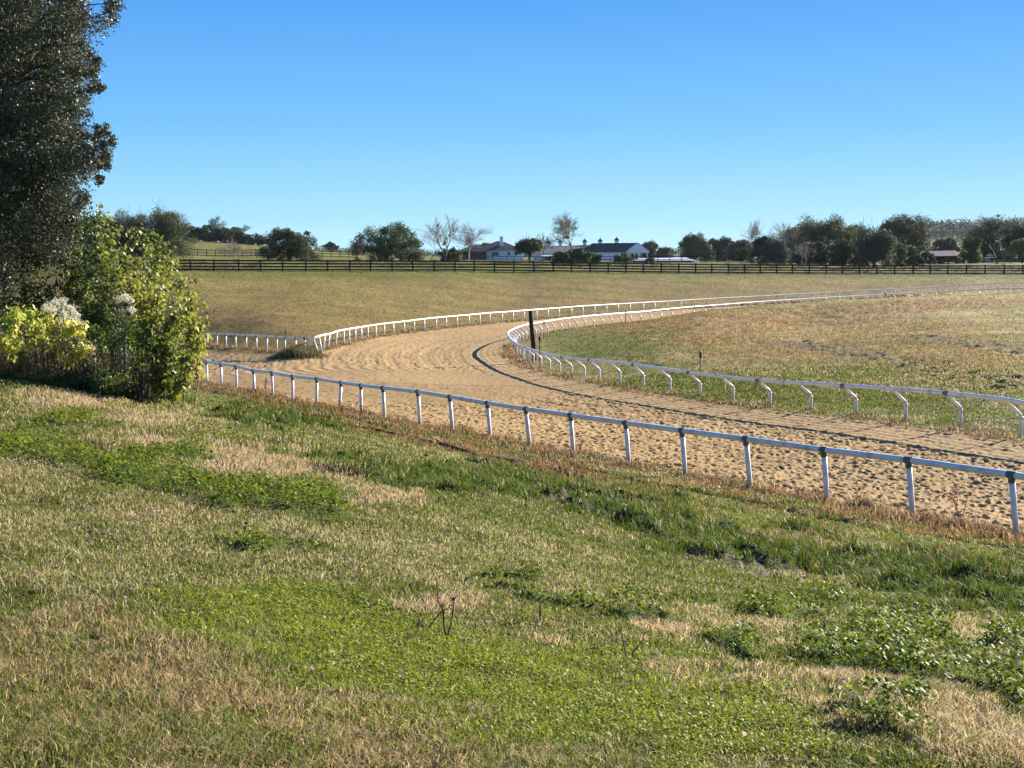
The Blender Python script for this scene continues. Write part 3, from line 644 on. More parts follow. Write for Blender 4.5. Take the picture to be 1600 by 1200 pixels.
# ------------------------------------------------------------------ black board fences
def board_fence(pts, H, label, nb=4, bw=.20, pw=.20, name='board_fence'):
    rt = tag(empty(name, pts[0]), label, 'fence'); o0 = np.array(pts[0])
    for p in pts:
        m = MB(); m.box(-pw/2, pw/2, -pw/2, pw/2, -.3, H+.06); m.build('post', M['black'], rt, loc=np.array(p)-o0)
    for k in range(nb):
        m = MB(); z_ = .16+(H-.16-bw/2)*k/(nb-1)
        for a, b in zip(pts[:-1], pts[1:]):
            a = np.array(a)-o0+np.array([0, -pw/2-.022, z_]); b = np.array(b)-o0+np.array([0, -pw/2-.022, z_])
            m.bar(a, b, .04, bw)
        m.build('board', M['black'], rt)
fpts = [(a*b_, b_, q_*b_) for a, b_, q_ in zip(r_, YY, ratio(fp, fy)[1])]
board_fence(fpts, 1.42, 'long black four-board fence crossing behind the brown field')
def fence_px(p0, p1, n, H, label, nb=3):
    pts = []
    for k in range(n+1):
        t = k/n; px = p0[0]+(p1[0]-p0[0])*t; Y_ = p0[1]+(p1[1]-p0[1])*t; a = (px-800)/F; pts.append((a*Y_, Y_, sz(a*Y_, Y_)))
    board_fence(pts, H, label, nb, .14, .14)
fence_px((200, 300), (560, 330), 26, 1.35, 'second dark board fence at the foot of the left hill')
fence_px((500, 440), (640, 470), 10, 1.4, 'dark board fence up on the hill behind the small round tree')
fence_px((860, 300), (1640, 320), 42, 1.35, 'second dark board fence in front of the barns and dark trees')
fence_px((715, 380), (870, 395), 14, 1.2, 'low dark fence in front of the hip-roofed house', 2)

# ------------------------------------------------------------------ trees
def tubes(segs, k=4):
    """segs: arrays p0,p1,r0,r1 -> vertex and face arrays"""
    p0 = np.array([s[0] for s in segs]); p1 = np.array([s[1] for s in segs]); r0 = np.array([s[2] for s in segs]); r1 = np.array([s[3] for s in segs])
    t = p1-p0; t /= np.linalg.norm(t, axis=1)[:, None]+1e-9
    up = np.where(np.abs(t[:, 2:3]) < .9, np.array([[0, 0, 1.]]), np.array([[1., 0, 0]])); a = np.cross(t, up); a /= np.linalg.norm(a, axis=1)[:, None]; b = np.cross(a, t)
    ring = []
    for p, r in ((p0, r0), (p1, r1)):
        for j in range(k):
            g = 2*math.pi*j/k; ring.append(p+(math.cos(g)*a+math.sin(g)*b)*r[:, None])
    Vv = np.stack(ring, 1).reshape(-1, 3); m = len(segs); base = np.arange(m)[:, None]*2*k
    fs = np.concatenate([np.concatenate([base+j, base+(j+1) % k, base+k+(j+1) % k, base+k+j], 1) for j in range(k)], 1).ravel()
    return Vv, fs, np.arange(m*k)*4
def seg_obj(name, segs, mat, parent, k=4):
    Vv, l, s = tubes(segs, k); return mesh_np(name, Vv, l, s, mat, parent, None, True)
def bent(p0, p1, r0, r1, R_, n=4, sag=.12):
    p0 = np.array(p0, float); p1 = np.array(p1, float); L = np.linalg.norm(p1-p0); pts = [p0]
    for i in range(1, n): 
        t = i/n; pts.append(p0+(p1-p0)*t+R_.normal(0, sag*L/n, 3)+np.array([0, 0, .10*L*math.sin(math.pi*t)]))
    pts.append(p1); return [(pts[i], pts[i+1], r0+(r1-r0)*i/n, r0+(r1-r0)*(i+1)/n) for i in range(n)]
def cloud(R_, cen, rad, n, size, cols, squash=.8, aspect=.55, gauss=False):
    """n leaves spread through each clump; returns verts and colours"""
    cen = np.array(cen); m = len(cen); rad = np.broadcast_to(rad, (m,)); k = np.repeat(np.arange(m), n); N_ = len(k)
    d = R_.normal(size=(N_, 3)); d /= np.linalg.norm(d, axis=1)[:, None]; q = R_.random(N_)**.38*(1+.28*R_.random(N_)**6)
    if gauss: q = R_.random(N_)**.6*(1+.3*np.sin(d[:, 0]*9+k)*np.cos(d[:, 2]*8))
    lump = 1+.35*np.sin(d[:, 0]*5+k)*np.cos(d[:, 2]*4+k*1.7)
    p = cen[k]+d*(q*rad[k]*lump)[:, None]*np.array([1, 1, squash])
    a = R_.normal(size=(N_, 3)); a /= np.linalg.norm(a, axis=1)[:, None]; b = np.cross(a, R_.normal(size=(N_, 3))); b /= np.linalg.norm(b, axis=1)[:, None]
    s = (size*(.6+.8*R_.random(N_)))[:, None]
    Vv = np.stack([p-a*s*.5, p+b*s*aspect*.5-a*s*.05, p+a*s*.5, p-b*s*aspect*.5+a*s*.08], 1).reshape(-1, 3)
    cols = np.array(cols); ck = R_.random(m)[k]*.6+R_.random(N_)*.4; ci = np.clip(ck*(len(cols)-1), 0, len(cols)-1.001); i0 = ci.astype(int); fr = (ci-i0)[:, None]
    c = cols[i0]*(1-fr)+cols[i0+1]*fr; c = c*(.75+.5*R_.random((N_, 1)))
    return Vv, np.repeat(c, 4, axis=0)
def leaf_obj(name, Vv, cc, mat, parent):
    n = len(Vv)//4; return mesh_np(name, Vv, np.arange(4*n), np.arange(n)*4, mat, parent, cc)
DKG = [(.028,.042,.014),(.05,.07,.02),(.08,.095,.03),(.12,.13,.045)]
OLV = [(.05,.055,.02),(.09,.095,.03),(.13,.13,.045),(.18,.165,.06)]
GRY = [(.07,.07,.045),(.11,.105,.065),(.15,.14,.09),(.13,.105,.07)]
MID = [(.04,.065,.016),(.08,.11,.026),(.12,.15,.036),(.17,.19,.05)]
YEL = [(.12,.12,.03),(.2,.17,.04),(.28,.2,.05),(.2,.16,.05)]
BRW = [(.09,.065,.04),(.13,.09,.055),(.16,.12,.07),(.10,.085,.045)]
DKG, OLV, GRY, MID, YEL, BRW = [[(q[0]*.74, q[1]*.86, q[2]*.80) for q in L_] for L_ in (DKG, OLV, GRY, MID, YEL, BRW)]
def far_tree(pxc, top, base, width, Y, cols, label, name='oak_tree', cat='tree', seed=0, dens=1.0, nclump=None, twigs=0, flat=.55, bark='dbark', leafs=1.0, bottom=-.01, group=None, snags=0, gaps=.0):
    R_ = np.random.default_rng(1000+seed+int(pxc)*7); width = width*1.04
    x = (pxc-800)/F*Y; g = sz(x, Y); H = P(pxc, top, Y)[2]-g; W = width/F*Y
    rt = tag(empty(name, (x, Y, g)), label, cat, group)
    n = nclump or int(60+W*5.5); cr = min(W, H)*.15
    cen = []
    lob = [(R_.uniform(-.32, .32)*W, R_.uniform(-.25, .25)*W, H*R_.uniform(.5, .78), R_.uniform(.22, .33)*W) for _ in range(5)]
    lob.append((0, 0, H*.62, .34*W))
    while len(cen) < n:
        if R_.random() < .55:
            d = R_.normal(size=3); d /= np.linalg.norm(d); d = np.where(d[2] > 0, 1, 0)*d+np.where(d[2] > 0, 0, 1)*np.sign(d)*np.abs(d)**.75*.97; q = R_.uniform(.6, 1)
            hz = H*(1-bottom)/2; c = np.array([d[0]*(W/2-cr)*q, d[1]*(W/2-cr)*q, H*bottom+hz+d[2]*(hz-cr)*q])
            if c[2] < H*bottom+cr*.5: c[2] = H*bottom+cr*R_.uniform(.5, 2)
        else:
            lx, ly, lz, lr = lob[R_.integers(0, 6)]; d = R_.normal(size=3); d /= np.linalg.norm(d); c = np.array([lx, ly, lz])+d*lr*R_.uniform(.5, 1)*np.array([1, 1, .75])
            if abs(c[0]) > W/2-cr*.6 or c[2] > H-cr*.5 or c[2] < H*bottom: continue
        if c[2] > H*.5 and (c[0]/(W/2-cr*.4))**2+((c[2]-H*.5)/(H*.5-cr*.3))**2 > .93: continue
        if R_.random() < gaps: continue
        cen.append(c)
        if bottom < .05 and R_.random() < .28: cen.append(np.array([R_.uniform(-.44, .44)*W, R_.uniform(-.3, .3)*W, R_.uniform(.02, .34)*H]))
    cen = np.array(cen); rads = cr*R_.uniform(.65, 1.25, len(cen))
    sz_ = max(Y/1479*1.25, .07)*leafs
    per = int(np.clip(dens*3.6*(cr*cr*3.14)/(sz_*sz_*.3), 25, 260))
    Vv, cc = cloud(R_, cen, rads, per, sz_, cols)
    leaf_obj('crown', Vv, cc, M['far'], rt)
    segs = bent((0,0,-.3), (0,0,H*.3), W*.035+.05, W*.028+.03, R_)
    lim = cen[R_.permutation(len(cen))[:18]]
    for c in lim: segs += bent((0,0,H*R_.uniform(.12,.35)), c, W*.013+.02, .02, R_, 4, .2)
    for _ in range(twigs):
        c = lim[R_.integers(0, len(lim))]; e = c+np.array([R_.normal(0, .5), R_.normal(0, .5), abs(R_.normal(1.0, .5))])*cr*1.4; segs += bent(c, e, .03, .012, R_, 3, .2)
    seg_obj('trunk', segs, M[bark], rt, 5)
    return rt, H, W
def grow(R_, p, d, L, r, lev, maxl, segs, spread=.55, droop=0.0, kids=3):
    n = 3; q = p; dd_ = d
    for i in range(n):
        dd_ = dd_+R_.normal(0, .16, 3)+np.array([0, 0, .06-droop]); dd_ /= np.linalg.norm(dd_); q2 = q+dd_*L/n
        segs.append((q, q2, r*(1-.25*i/n), r*(1-.25*(i+1)/n))); q = q2
        if lev < maxl and i >= (1 if lev == 0 else 0):
            for _ in range(R_.integers(1, kids)):
                a = R_.normal(size=3); a -= a.dot(dd_)*dd_; a /= np.linalg.norm(a); nd = dd_*math.cos(spread)+a*math.sin(spread); nd /= np.linalg.norm(nd)
                grow(R_, q, nd, L*R_.uniform(.55, .8), r*.55, lev+1, maxl, segs, spread, droop, kids)
def bare_tree(pxc, top, base, width, Y, label, seed=0, levels=5, mat='bare', stems=1, r0=.12, clumps=0, group=None, leafy=None, ccols=DKG, spread=.5, name='bare_tree'):
    R_ = np.random.default_rng(5000+seed+int(pxc)*3)
    x = (pxc-800)/F*Y; g = sz(x, Y); H = P(pxc, top, Y)[2]-g; W = width/F*Y
    rt = tag(empty(name, (x, Y, g)), label, 'tree', group)
    segs = []
    for s in range(stems):
        d = np.array([R_.normal(0, .12*stems), R_.normal(0, .1), 1.]); d /= np.linalg.norm(d)
        grow(R_, np.array([0, 0, -.02]), d, 1.0, 1.0, 0, levels, segs, spread, kids=3)
    pts = np.array([s[1] for s in segs]); mx = pts[:, 2].max(); wx = np.percentile(np.abs(pts[:, 0]), 98)
    S = np.array([W/2/wx, W/2/wx, H/mx]); th_ = max(Y/1479*.085, .010)
    segs = [(s[0]*S, s[1]*S, max(s[2]*r0, th_), max(s[3]*r0, th_*.8)) for s in segs]
    segs.insert(0, (np.array([0,0,-.4]), np.array([0,0,.02]), r0*1.1, r0))
    seg_obj('trunk', segs, M[mat], rt, 4)
    tips = np.array([s[1] for s in segs if s[3] <= th_*1.5])
    if clumps:
        c = tips[R_.integers(0, len(tips), clumps)]*np.array([.8,.8,.85]); Vv, cc = cloud(R_, c, H*.03*R_.uniform(.5, 1.3, clumps), 70, Y/1479*1.0, ccols); leaf_obj('mistletoe', Vv, cc, M['far'], rt)
    if leafy:
        n_, cols, rad = leafy; c = tips[R_.integers(0, len(tips), n_)]; Vv, cc = cloud(R_, c, rad, 14, Y/1479*1.0, cols); leaf_obj('crown', Vv, cc, M['far'], rt)
    return rt, H, W
# left hill group
far_tree(200, 326, 402, 90, 262, GRY, 'greyish half-bare tree behind the top of the yellow-green bush', seed=1, dens=.75, twigs=60, gaps=.2)
far_tree(262, 322, 402, 92, 266, OLV, 'tall olive-green tree at the left end of the black fence', seed=2, dens=1.0, twigs=40)
far_tree(228, 352, 404, 60, 250, DKG, 'dark green bush in front of the tall olive tree on the left', name='bush', cat='bush', seed=3, bottom=0)
far_tree(150, 335, 402, 80, 275, MID, 'green tree mostly hidden behind the big dark oak edge', seed=4)
far_tree(325, 352, 386, 64, 434, DKG, 'dark evergreen at the left end of the hilltop hedge', seed=5, bottom=0)
far_tree(360, 355, 388, 72, 434, DKG, 'dark evergreen in the middle of the hilltop hedge', seed=6, bottom=0)
far_tree(396, 364, 392, 56, 434, DKG, 'low dark evergreen at the right end of the hilltop hedge', seed=7, bottom=0)
far_tree(295, 352, 384, 52, 434, DKG, 'dark evergreen on the hill just right of the tall olive tree', seed=8, bottom=0)
bare_tree(333, 337, 386, 40, 455, 'grey leafless tree rising above the hilltop hedge', seed=1, levels=4, mat='dbark', leafy=(60, GRY, .8))
bare_tree(372, 350, 388, 44, 458, 'grey twiggy tree above the middle of the hilltop hedge', seed=2, levels=4, mat='dbark', leafy=(60, GRY, .8))
bare_tree(367, 366, 421, 58, 196, 'small pale leafless tree standing in the black fence below the hill', seed=3, levels=4, stems=2, r0=.05)
bare_tree(268, 384, 421, 60, 200, 'thin twiggy shrub at the left end of the black fence', seed=4, levels=4, stems=3, r0=.04, mat='bark', leafy=(80, OLV, .4))
far_tree(453, 356, 404, 96, 246, DKG, 'low dark round oak behind the black fence left of the big oak', seed=9, dens=1.2, bottom=.02)
far_tree(519, 378, 393, 24, 450, DKG, 'tiny round tree on the hilltop skyline between two oaks', seed=10, bottom=.05)
far_tree(604, 348, 407, 124, 250, MID[:3]+[OLV[1]], 'big spreading green oak behind the black fence left of centre', seed=11, dens=1.3, bottom=.02)
bare_tree(565, 372, 408, 44, 232, 'small grey leafless tree in front of the big oak', seed=5, levels=4, stems=2, r0=.05, mat='bark')
bare_tree(671, 352, 409, 40, 226, 'thin pale leafless tree left of the mistletoe-hung tree', seed=6, levels=4, r0=.07)
bare_tree(697, 333, 409, 54, 228, 'tallest leafless tree of the left group, with dark mistletoe clumps', seed=7, levels=4, stems=2, r0=.10, clumps=9, ccols=[(.05,.04,.03),(.12,.08,.06),(.2,.13,.1)])
bare_tree(732, 346, 409, 60, 236, 'spreading grey leafless tree just left of the hip-roofed house', seed=8, levels=4, stems=2, r0=.08)
far_tree(707, 386, 410, 44, 230, OLV, 'green vine-covered shrub at the foot of the leafless trees', name='bush', cat='bush', seed=12, bottom=0, dens=.8, twigs=20)
far_tree(640, 388, 409, 46, 240, GRY, 'low grey scrub against the right side of the big oak', name='bush', cat='bush', seed=13, bottom=0, dens=.6)
far_tree(828, 369, 408, 44, 245, OLV, 'rounded olive tree between the hip-roofed house and the long barn', seed=14, dens=.9, twigs=50, bottom=.25)
bare_tree(846, 362, 409, 40, 248, 'thin leaning leafless tree right of the rounded olive tree', seed=9, levels=4, r0=.06, mat='bark')
bare_tree(900, 327, 413, 74, 232, 'tall pale leafless tree in front of the long white barn', seed=10, levels=5, r0=.13, clumps=8)
for i, (px, tp_, w_) in enumerate(((880, 390, 34), (905, 386, 40), (928, 394, 26))):
    far_tree(px, tp_, 413, w_, 228+i*2, DKG if i != 1 else MID, ['dark evergreen bush left of the tall leafless tree trunk', 'green bush around the trunk of the tall leafless tree', 'smaller dark bush right of the tall leafless tree trunk'][i], name='bush', cat='bush', seed=20+i, bottom=0)
for i, (px, tp_, w_) in enumerate(((965, 397, 15), (981, 400, 11), (1015, 402, 16))):
    far_tree(px, tp_, 413, w_, 290, MID, ['small green shrub in front of the barn windows', 'smallest green shrub below the barn gable', 'small green shrub in front of the white arena roof'][i], name='bush', cat='bush', seed=25+i, bottom=0)
far_tree(757, 379, 400, 26, 560, DKG, 'dark tree behind the hip-roofed house and its porch', seed=28)
far_tree(1012, 376, 404, 34, 560, DKG, 'dark oak rising behind the barn gable', seed=29)
far_tree(1037, 386, 405, 34, 540, BRW, 'brownish bare-looking tree right of the barn', seed=30, dens=.7, twigs=30)
far_tree(1086, 364, 407, 52, 470, DKG[1:]+[(.08,.09,.04)], 'lumpy-topped grey-green tree right of the white arena roof', seed=31, gaps=.1, dens=.9)
far_tree(1122, 370, 407, 64, 480, DKG, 'broad dark tree behind the lumpy-topped tree', seed=32)
far_tree(1156, 374, 408, 48, 430, GRY, 'low greyish tree left of the tall leafless pair', seed=33)
far_tree(1160, 386, 410, 30, 330, MID, 'small green tree in front of the greyish tree', seed=34, bottom=.05)
bare_tree(1186, 337, 411, 50, 300, 'tall thin leafless tree at the left of the dark oaks', seed=11, levels=4, stems=2, r0=.09)
bare_tree(1232, 342, 411, 70, 296, 'wide leafless tree in front of the dark oaks', seed=12, levels=4, stems=2, r0=.1)
far_tree(1190, 366, 411, 38, 292, DKG, 'narrow dark evergreen beside the pale shrub', seed=35, bottom=0)
far_tree(1208, 373, 412, 46, 262, GRY, 'pale grey-green twiggy shrub behind the black fence', name='bush', cat='bush', seed=36, dens=.8, bottom=0, twigs=60)
far_tree(1284, 332, 411, 118, 305, [(.03,.05,.012),(.06,.085,.02),(.10,.12,.03),(.16,.15,.04)], 'very large dark oak, tallest of the right-hand trees', seed=37, dens=1.2, bottom=.02)
far_tree(1244, 350, 411, 62, 312, DKG[1:]+[(.1,.085,.05)], 'dark oak adjoining the left side of the very large oak', seed=38, dens=1., bottom=.02)
bare_tree(1252, 376, 415, 40, 252, 'small pale leafless tree just behind the fence below the dark oaks', seed=13, levels=4, stems=2, r0=.06)
far_tree(1338, 343, 411, 66, 310, MID, 'dark narrow tree between the two large dark oaks', seed=39, bottom=.03)
far_tree(1406, 330, 408, 108, 345, [(.03,.036,.018),(.05,.055,.026),(.075,.075,.035),(.10,.09,.05)], 'large round-topped dark oak left of the old barn', seed=40, dens=1.25, bottom=.02)
far_tree(1364, 354, 414, 78, 262, GRY[:2]+OLV[:2], 'grey-green twiggy tree in front of the round-topped oak', seed=41, dens=.9, twigs=90, bottom=0)
far_tree(1400, 376, 413, 30, 270, MID, 'small leafy green tree left of the old dark barn', seed=42, dens=.8, bottom=.02)
far_tree(1472, 371, 404, 50, 430, OLV[:3], 'olive-green tree behind the old dark barn roof', seed=43)
far_tree(1514, 364, 413, 34, 300, MID[1:]+[YEL[0]], 'slim green tree at the right end of the old dark barn', seed=44, bottom=.02)
far_tree(1535, 350, 412, 52, 320, DKG, 'dark tree left of the nest-topped tree', seed=45, bottom=.05, gaps=.1)
far_tree(1590, 344, 412, 80, 325, DKG[1:]+[(.08,.09,.03)], 'dark tree at the right edge of the view', seed=46, bottom=.02)
bare_tree(1556, 330, 413, 90, 285, 'half-leafless tree with a dark forked trunk and a nest near the right edge', seed=14, levels=5, r0=.2, mat='dbark', leafy=(170, OLV, .5), clumps=5)
far_tree(1594, 370, 411, 34, 300, YEL, 'yellow-orange autumn tree at the right edge', seed=47, dens=.8, bottom=.3)
q = P(1560, 337, 285)
Vv, cc = cloud(np.random.default_rng(3), [(0, 0, 0)], .3, 160, .18, [(.05,.035,.025),(.09,.06,.04)], 1.0); nb_ = leaf_obj('bird_nest', Vv, cc, M['far'], None); nb_.location = [float(v) for v in q]; tag(nb_, 'round dark twig nest high in the tree near the right edge', 'nest')
for i, (p_, t_p, w_, c_c) in enumerate(((1222, 384, 60, 'GRY'), (1262, 378, 60, 'DKG'), (1318, 372, 60, 'DKG'), (1420, 380, 44, 'GRY'), (1440, 392, 40, 'DKG'))):
    far_tree(p_, t_p, 413, w_, 276+i*3, dict(GRY=GRY, DKG=DKG)[c_c], ['grey scrub bush just behind the pale shrub', 'dark bush filling the gap below the very large oak', 'dark bush between the large oaks and the twiggy tree', 'grey-green bush at the left side of the old barn', 'low dark bush against the left end of the old barn'][i], name='bush', cat='bush', seed=60+i, dens=.9)
# rough growth along the boundary fence
R_ = np.random.default_rng(78); cen = []
for k in range(420):
    p_ = R_.choice([R_.uniform(1130, 1620), R_.uniform(240, 420), R_.uniform(540, 720), R_.uniform(820, 1050)], p=[.6, .13, .12, .15]); Y_ = np.interp(p_, [151, 741, 1316, 1714], [180, 205, 236, 242])+R_.uniform(2, 22); x = (p_-800)/F*Y_
    cen.append((x, Y_, sz(x, Y_)+R_.uniform(.05, .5)))
Vv, cc = cloud(R_, cen, .6, 50, .22, [(.06,.07,.025),(.11,.10,.04),(.16,.13,.06),(.20,.16,.08)], .6, .3); o = leaf_obj('fence_scrub', Vv, cc, M['far'], None); tag(o, 'rough weedy scrub growing behind the black board fence', 'scrub', kind='stuff')
# distant woods
R_ = np.random.default_rng(77)
cen = []; 
for k in range(520):
    px = R_.uniform(1410, 1700); Y_ = R_.uniform(1250, 1550); x = (px-800)/F*Y_; g = zg(x, Y_); cen.append((x, Y_, g+R_.uniform(2, 11)))
Vv, cc = cloud(R_, cen, 5.5, 90, 1.6, [(.035,.042,.028),(.06,.055,.042),(.075,.06,.047),(.035,.05,.03)], 1.1); o = leaf_obj('distant_woods', Vv, cc, M['far'], None); tag(o, 'purplish brown wooded hill on the right horizon', 'woods', kind='stuff')
cen = []
for k in range(1500):
    px = R_.uniform(-500, 2100); Y_ = R_.uniform(900, 1200); x = (px-800)/F*Y_; g = zg(x, Y_); cen.append((x, Y_, g+R_.uniform(0, 3)))
Vv, cc = cloud(R_, cen, 4, 40, 1.3, DKG, .8); o = leaf_obj('distant_woods', Vv, cc, M['far'], None); tag(o, 'low dark line of far trees along the horizon behind the farm', 'woods', kind='stuff')

# ------------------------------------------------------------------ buildings
def hip_roof(m, x0, x1, y0, y1, z0, zr, inset, ov=.6):
    x0 -= ov; x1 += ov; y0 -= ov; y1 += ov; ym = (y0+y1)/2
    m.add([(x0,y0,z0),(x1,y0,z0),(x1,y1,z0),(x0,y1,z0),(x0+inset,ym,zr),(x1-inset,ym,zr)], [(0,1,5,4),(1,2,5),(2,3,4,5),(3,0,4),(3,2,1,0)])
def wbox(rt, name, mat, *b):
    m = MB(); m.box(*b); return m.build(name, M[mat], rt)
Yh = 455; kx = Yh/F
def win(rt, x, z0, z1, w, y):
    f_ = wbox(rt, 'window', 'wall', x-w/2-.12, x+w/2+.12, y-.06, y-.003, z0-.12, z1+.12); f_.name = 'window'
    wbox(f_, 'pane', 'glass', x-w/2, x+w/2, y-.08, y-.058, z0, z1)
# house
c_ = P(780, 402, Yh); g = sz(c_[0], c_[1]); rt = tag(empty('house', (c_[0], c_[1], g)), 'low white house with dark hip roof and tall white chimney', 'house')
def zz_(py, Y_=Yh): return P(800, py, Y_)[2]-g
xl, xr = -8.5*1.0, 7.5
wbox(rt, 'wall', 'wall', xl+1, xr, 0, 12, -1.0, zz_(391.5))
m = MB(); hip_roof(m, xl+1, xr, 0, 12, zz_(391.5)+.003, zz_(376.5), 7.2); m.build('roof', M['roof'], rt)
m = MB(); hip_roof(m, xl-3.5, xl+6, 3, 14, zz_(391)+.01, zz_(381.2), 5); m.build('rear_roof', M['roof'], rt)
wbox(rt, 'rear_wall', 'wall', xl-3.5, xl+.99, 3, 14, -1, zz_(391))
ch = wbox(rt, 'chimney', 'wall', .2, 1.15, 2.5, 3.6, zz_(388), zz_(370.5)); wbox(ch, 'cap', 'glass', .1, 1.25, 2.4, 3.7, zz_(370.4), zz_(369.6))
for x in (-5.9, 3.0, 5.2): win(rt, x, zz_(399), zz_(394), .8, 0)
win(rt, -1.2, zz_(399.5), zz_(394), 2.2, 0)
c_ = P(741, 402, Yh-6); g = sz(c_[0], c_[1]); rt = tag(empty('porch_pavilion', (c_[0], c_[1], g)), 'dark screened pavilion with low hip roof left of the house', 'pavilion')
m = MB(); hip_roof(m, -3.6, 3.6, 0, 7, zz_(393.2), zz_(384.3), 4.1, .4); m.build('roof', M['roof'], rt)
for x in np.linspace(-3.5, 3.5, 6): wbox(rt, 'column', 'dark', x-.1, x+.1, 0, .2, -1, zz_(393.3))
wbox(rt, 'rear_wall', 'dark', -3.6, 3.6, 6, 6.3, -1, zz_(393.3)); wbox(rt, 'railing', 'dark', -3.4, 3.4, .05, .12, .0, zz_(398))
# long barn, gable towards the track, receding to the left
Yb = 470
def barn():
    a = P(1011, 403, Yb); g = sz(a[0], a[1]); z = lambda py: P(800, py, Yb)[2]-g
    rt = tag(empty('long_barn', (a[0], a[1], g)), 'long white barn with dark roof, white gable porch and roof cupolas', 'barn')
    def px(p, Y_=Yb): return (p-1011)/F*Y_
    ze, zr = z(393), z(379.3)
    xg0, xg1 = px(981), px(1012); xm = (xg0+xg1)/2; L = 18
    dxl = -13.5
    # the front wing: ridge runs away from us, towards the left
    def sh(x, y): return x+dxl*y/L
    m = MB(); ov = .5
    e0, e1 = xg0-ov, xg1+ov
    m.add([(e0,0,ze),(e1,0,ze),(xm,0,zr),(sh(e0,L),L,ze),(sh(e1,L),L,ze),(sh(xm,L),L,zr), (e0,0,ze-.25),(e1,0,ze-.25),(sh(e0,L),L,ze-.25),(sh(e1,L),L,ze-.25)],
          [(0,2,5,3),(2,1,4,5),(0,3,8,6),(1,7,9,4),(6,8,9,7)]); m.build('roof', M['roof'], rt)
    m = MB(); m.add([(e0+.2,-.02,ze-.2),(e1-.2,-.02,ze-.2),(xm,-.02,zr-.12)], [(0,1,2)]); m.add([(e0+.2,.25,ze-.2),(e1-.2,.25,ze-.2),(xm,.25,zr-.12)], [(2,1,0)]); m.build('gable', M['wall'], rt)
    m = MB(); m.bar((e0, -.12, ze-.1), (xm, -.12, zr-.02), .12, .3); m.bar((xm, -.12, zr-.02), (e1, -.12, ze-.1), .12, .3); m.build('barge_board', M['wroof'], rt)
    m = MB(); m.bar((e0+.1, -.08, ze-.32), (e1-.1, -.08, ze-.32), .2, .28); m.build('porch_beam', M['wroof'], rt)
    for x in (xg0+.1, (xg0*2+xg1)/3+.1, (xg0+xg1*2)/3, xg1-.15): wbox(rt, 'column', 'wroof', x-.13, x+.13, -.1, .16, -1, ze-.45)
    wy = 3.0
    m = MB(); m.add([(sh(xg0,wy),wy,-1),(sh(xg1,wy),wy,-1),(sh(xg1,wy),wy,ze),(sh(xg0,wy),wy,ze)], [(0,1,2,3)])
    m.add([(sh(xg0,wy),wy,-1),(sh(xg0,L),L,-1),(sh(xg0,L),L,ze),(sh(xg0,wy),wy,ze)], [(3,2,1,0)]); m.build('wall', M['wall'], rt)
    xa, xb = sh(xg0, wy), sh(xg1, wy)
    wbox(rt, 'doorway', 'glass', xa+.3, xa+2.1, wy-.06, wy-.003, -.4, ze-.6); win(rt, xb-1.7, .4, ze-.8, 2.2, wy)
    wbox(rt, 'porch_railing', 'wroof', xg0+3.2, xg1-.2, -.02, .06, .35, .45)
    # the long stable wing behind, running left
    y1 = L-6; xe = px(846); zl, zrl = z(394.5), z(380.8)
    m = MB(); x1 = xa-1.0
    m.add([(xe,y1,zl),(x1,y1,zl),(x1,y1+7,zrl),(xe,y1+7,z(384.5)),(xe,y1+14,zl),(x1,y1+14,zl)], [(0,1,2,3),(3,2,5,4),(0,3,4),(1,5,2)]); m.build('stable_roof', M['roof'], rt)
    wbox(rt, 'stable_wall', 'wall', xe+.4, x1, y1+.4, y1+13.6, -1.2, zl-.003)
    for p in (941, 960, 968): win(rt, px(p, Yb+14), .6, 2.2, .8, y1+.4)
    wbox(rt, 'shed_dormer', 'wall', px(956), px(963), y1-1.2, y1+.3, -1, z(390.8))
    for i, p in enumerate((866, 884, 922, 946, 969)):
        xx = px(p, Yb+y1+7); zb = zrl+(z(384.5)-zrl)*(x1-xx)/(x1-xe) if i < 4 else zr-.2
        yy = y1+7 if i < 4 else 11; cu_ = empty('cupola', (0,0,0)); cu_.parent = rt; cu_.location = (xx, yy, zb)
        m = MB(); m.box(-.55,.55,-.55,.55,-.5,1.05); m.build('cupola_base', M['wroof'], cu_)
        m = MB(); m.add([(-.95,-.95,1.053),(.95,-.95,1.053),(.95,.95,1.053),(-.95,.95,1.053),(0,0,2.1)], [(0,1,4),(1,2,4),(2,3,4),(3,0,4),(3,2,1,0)]); m.tube([(0,0,2.0),(0,0,2.6)], .05, 5); m.build('cupola_roof', M['roof'], cu_)
barn()
# lower grey-roofed barn, left
a = P(862, 403, 440); g = sz(a[0], a[1]); z = lambda py: P(800, py, 440)[2]-g
rt = tag(empty('grey_barn', (a[0], a[1], g)), 'grey-roofed low barn behind the bushes, left of the long barn', 'barn')
m = MB(); x0, x1 = -5.5, 9; ze, zr = z(396.3), z(385.2); m.add([(x0-.6,-.5,ze),(x1,-.5,ze),(x1,6,zr),(x0+2.2,6,zr),(x0-.6,12.5,ze),(x1,12.5,ze)], [(0,1,2,3),(3,2,5,4),(0,3,4)]); m.build('roof', M['groof'], rt)
wbox(rt, 'wall', 'wall', x0, x1-.2, 0, 12, -1, ze-.01)
m = MB(); m.add([(-3.2,-3,z(400.5)),(5,-3,z(400.5)),(5,-.02,z(397.2)),(-3.2,-.02,z(397.2))], [(0,1,2,3)]); m.bar((-3.2,-3,z(400.7)),(5,-3,z(400.7)),.12,.3); m.build('awning', M['wroof'], rt)
for i, x in enumerate((-2.0, .4, 2.8)): wbox(rt, 'stall_door', 'red', x, x+1.7, -.06, -.003, -.2, z(402))
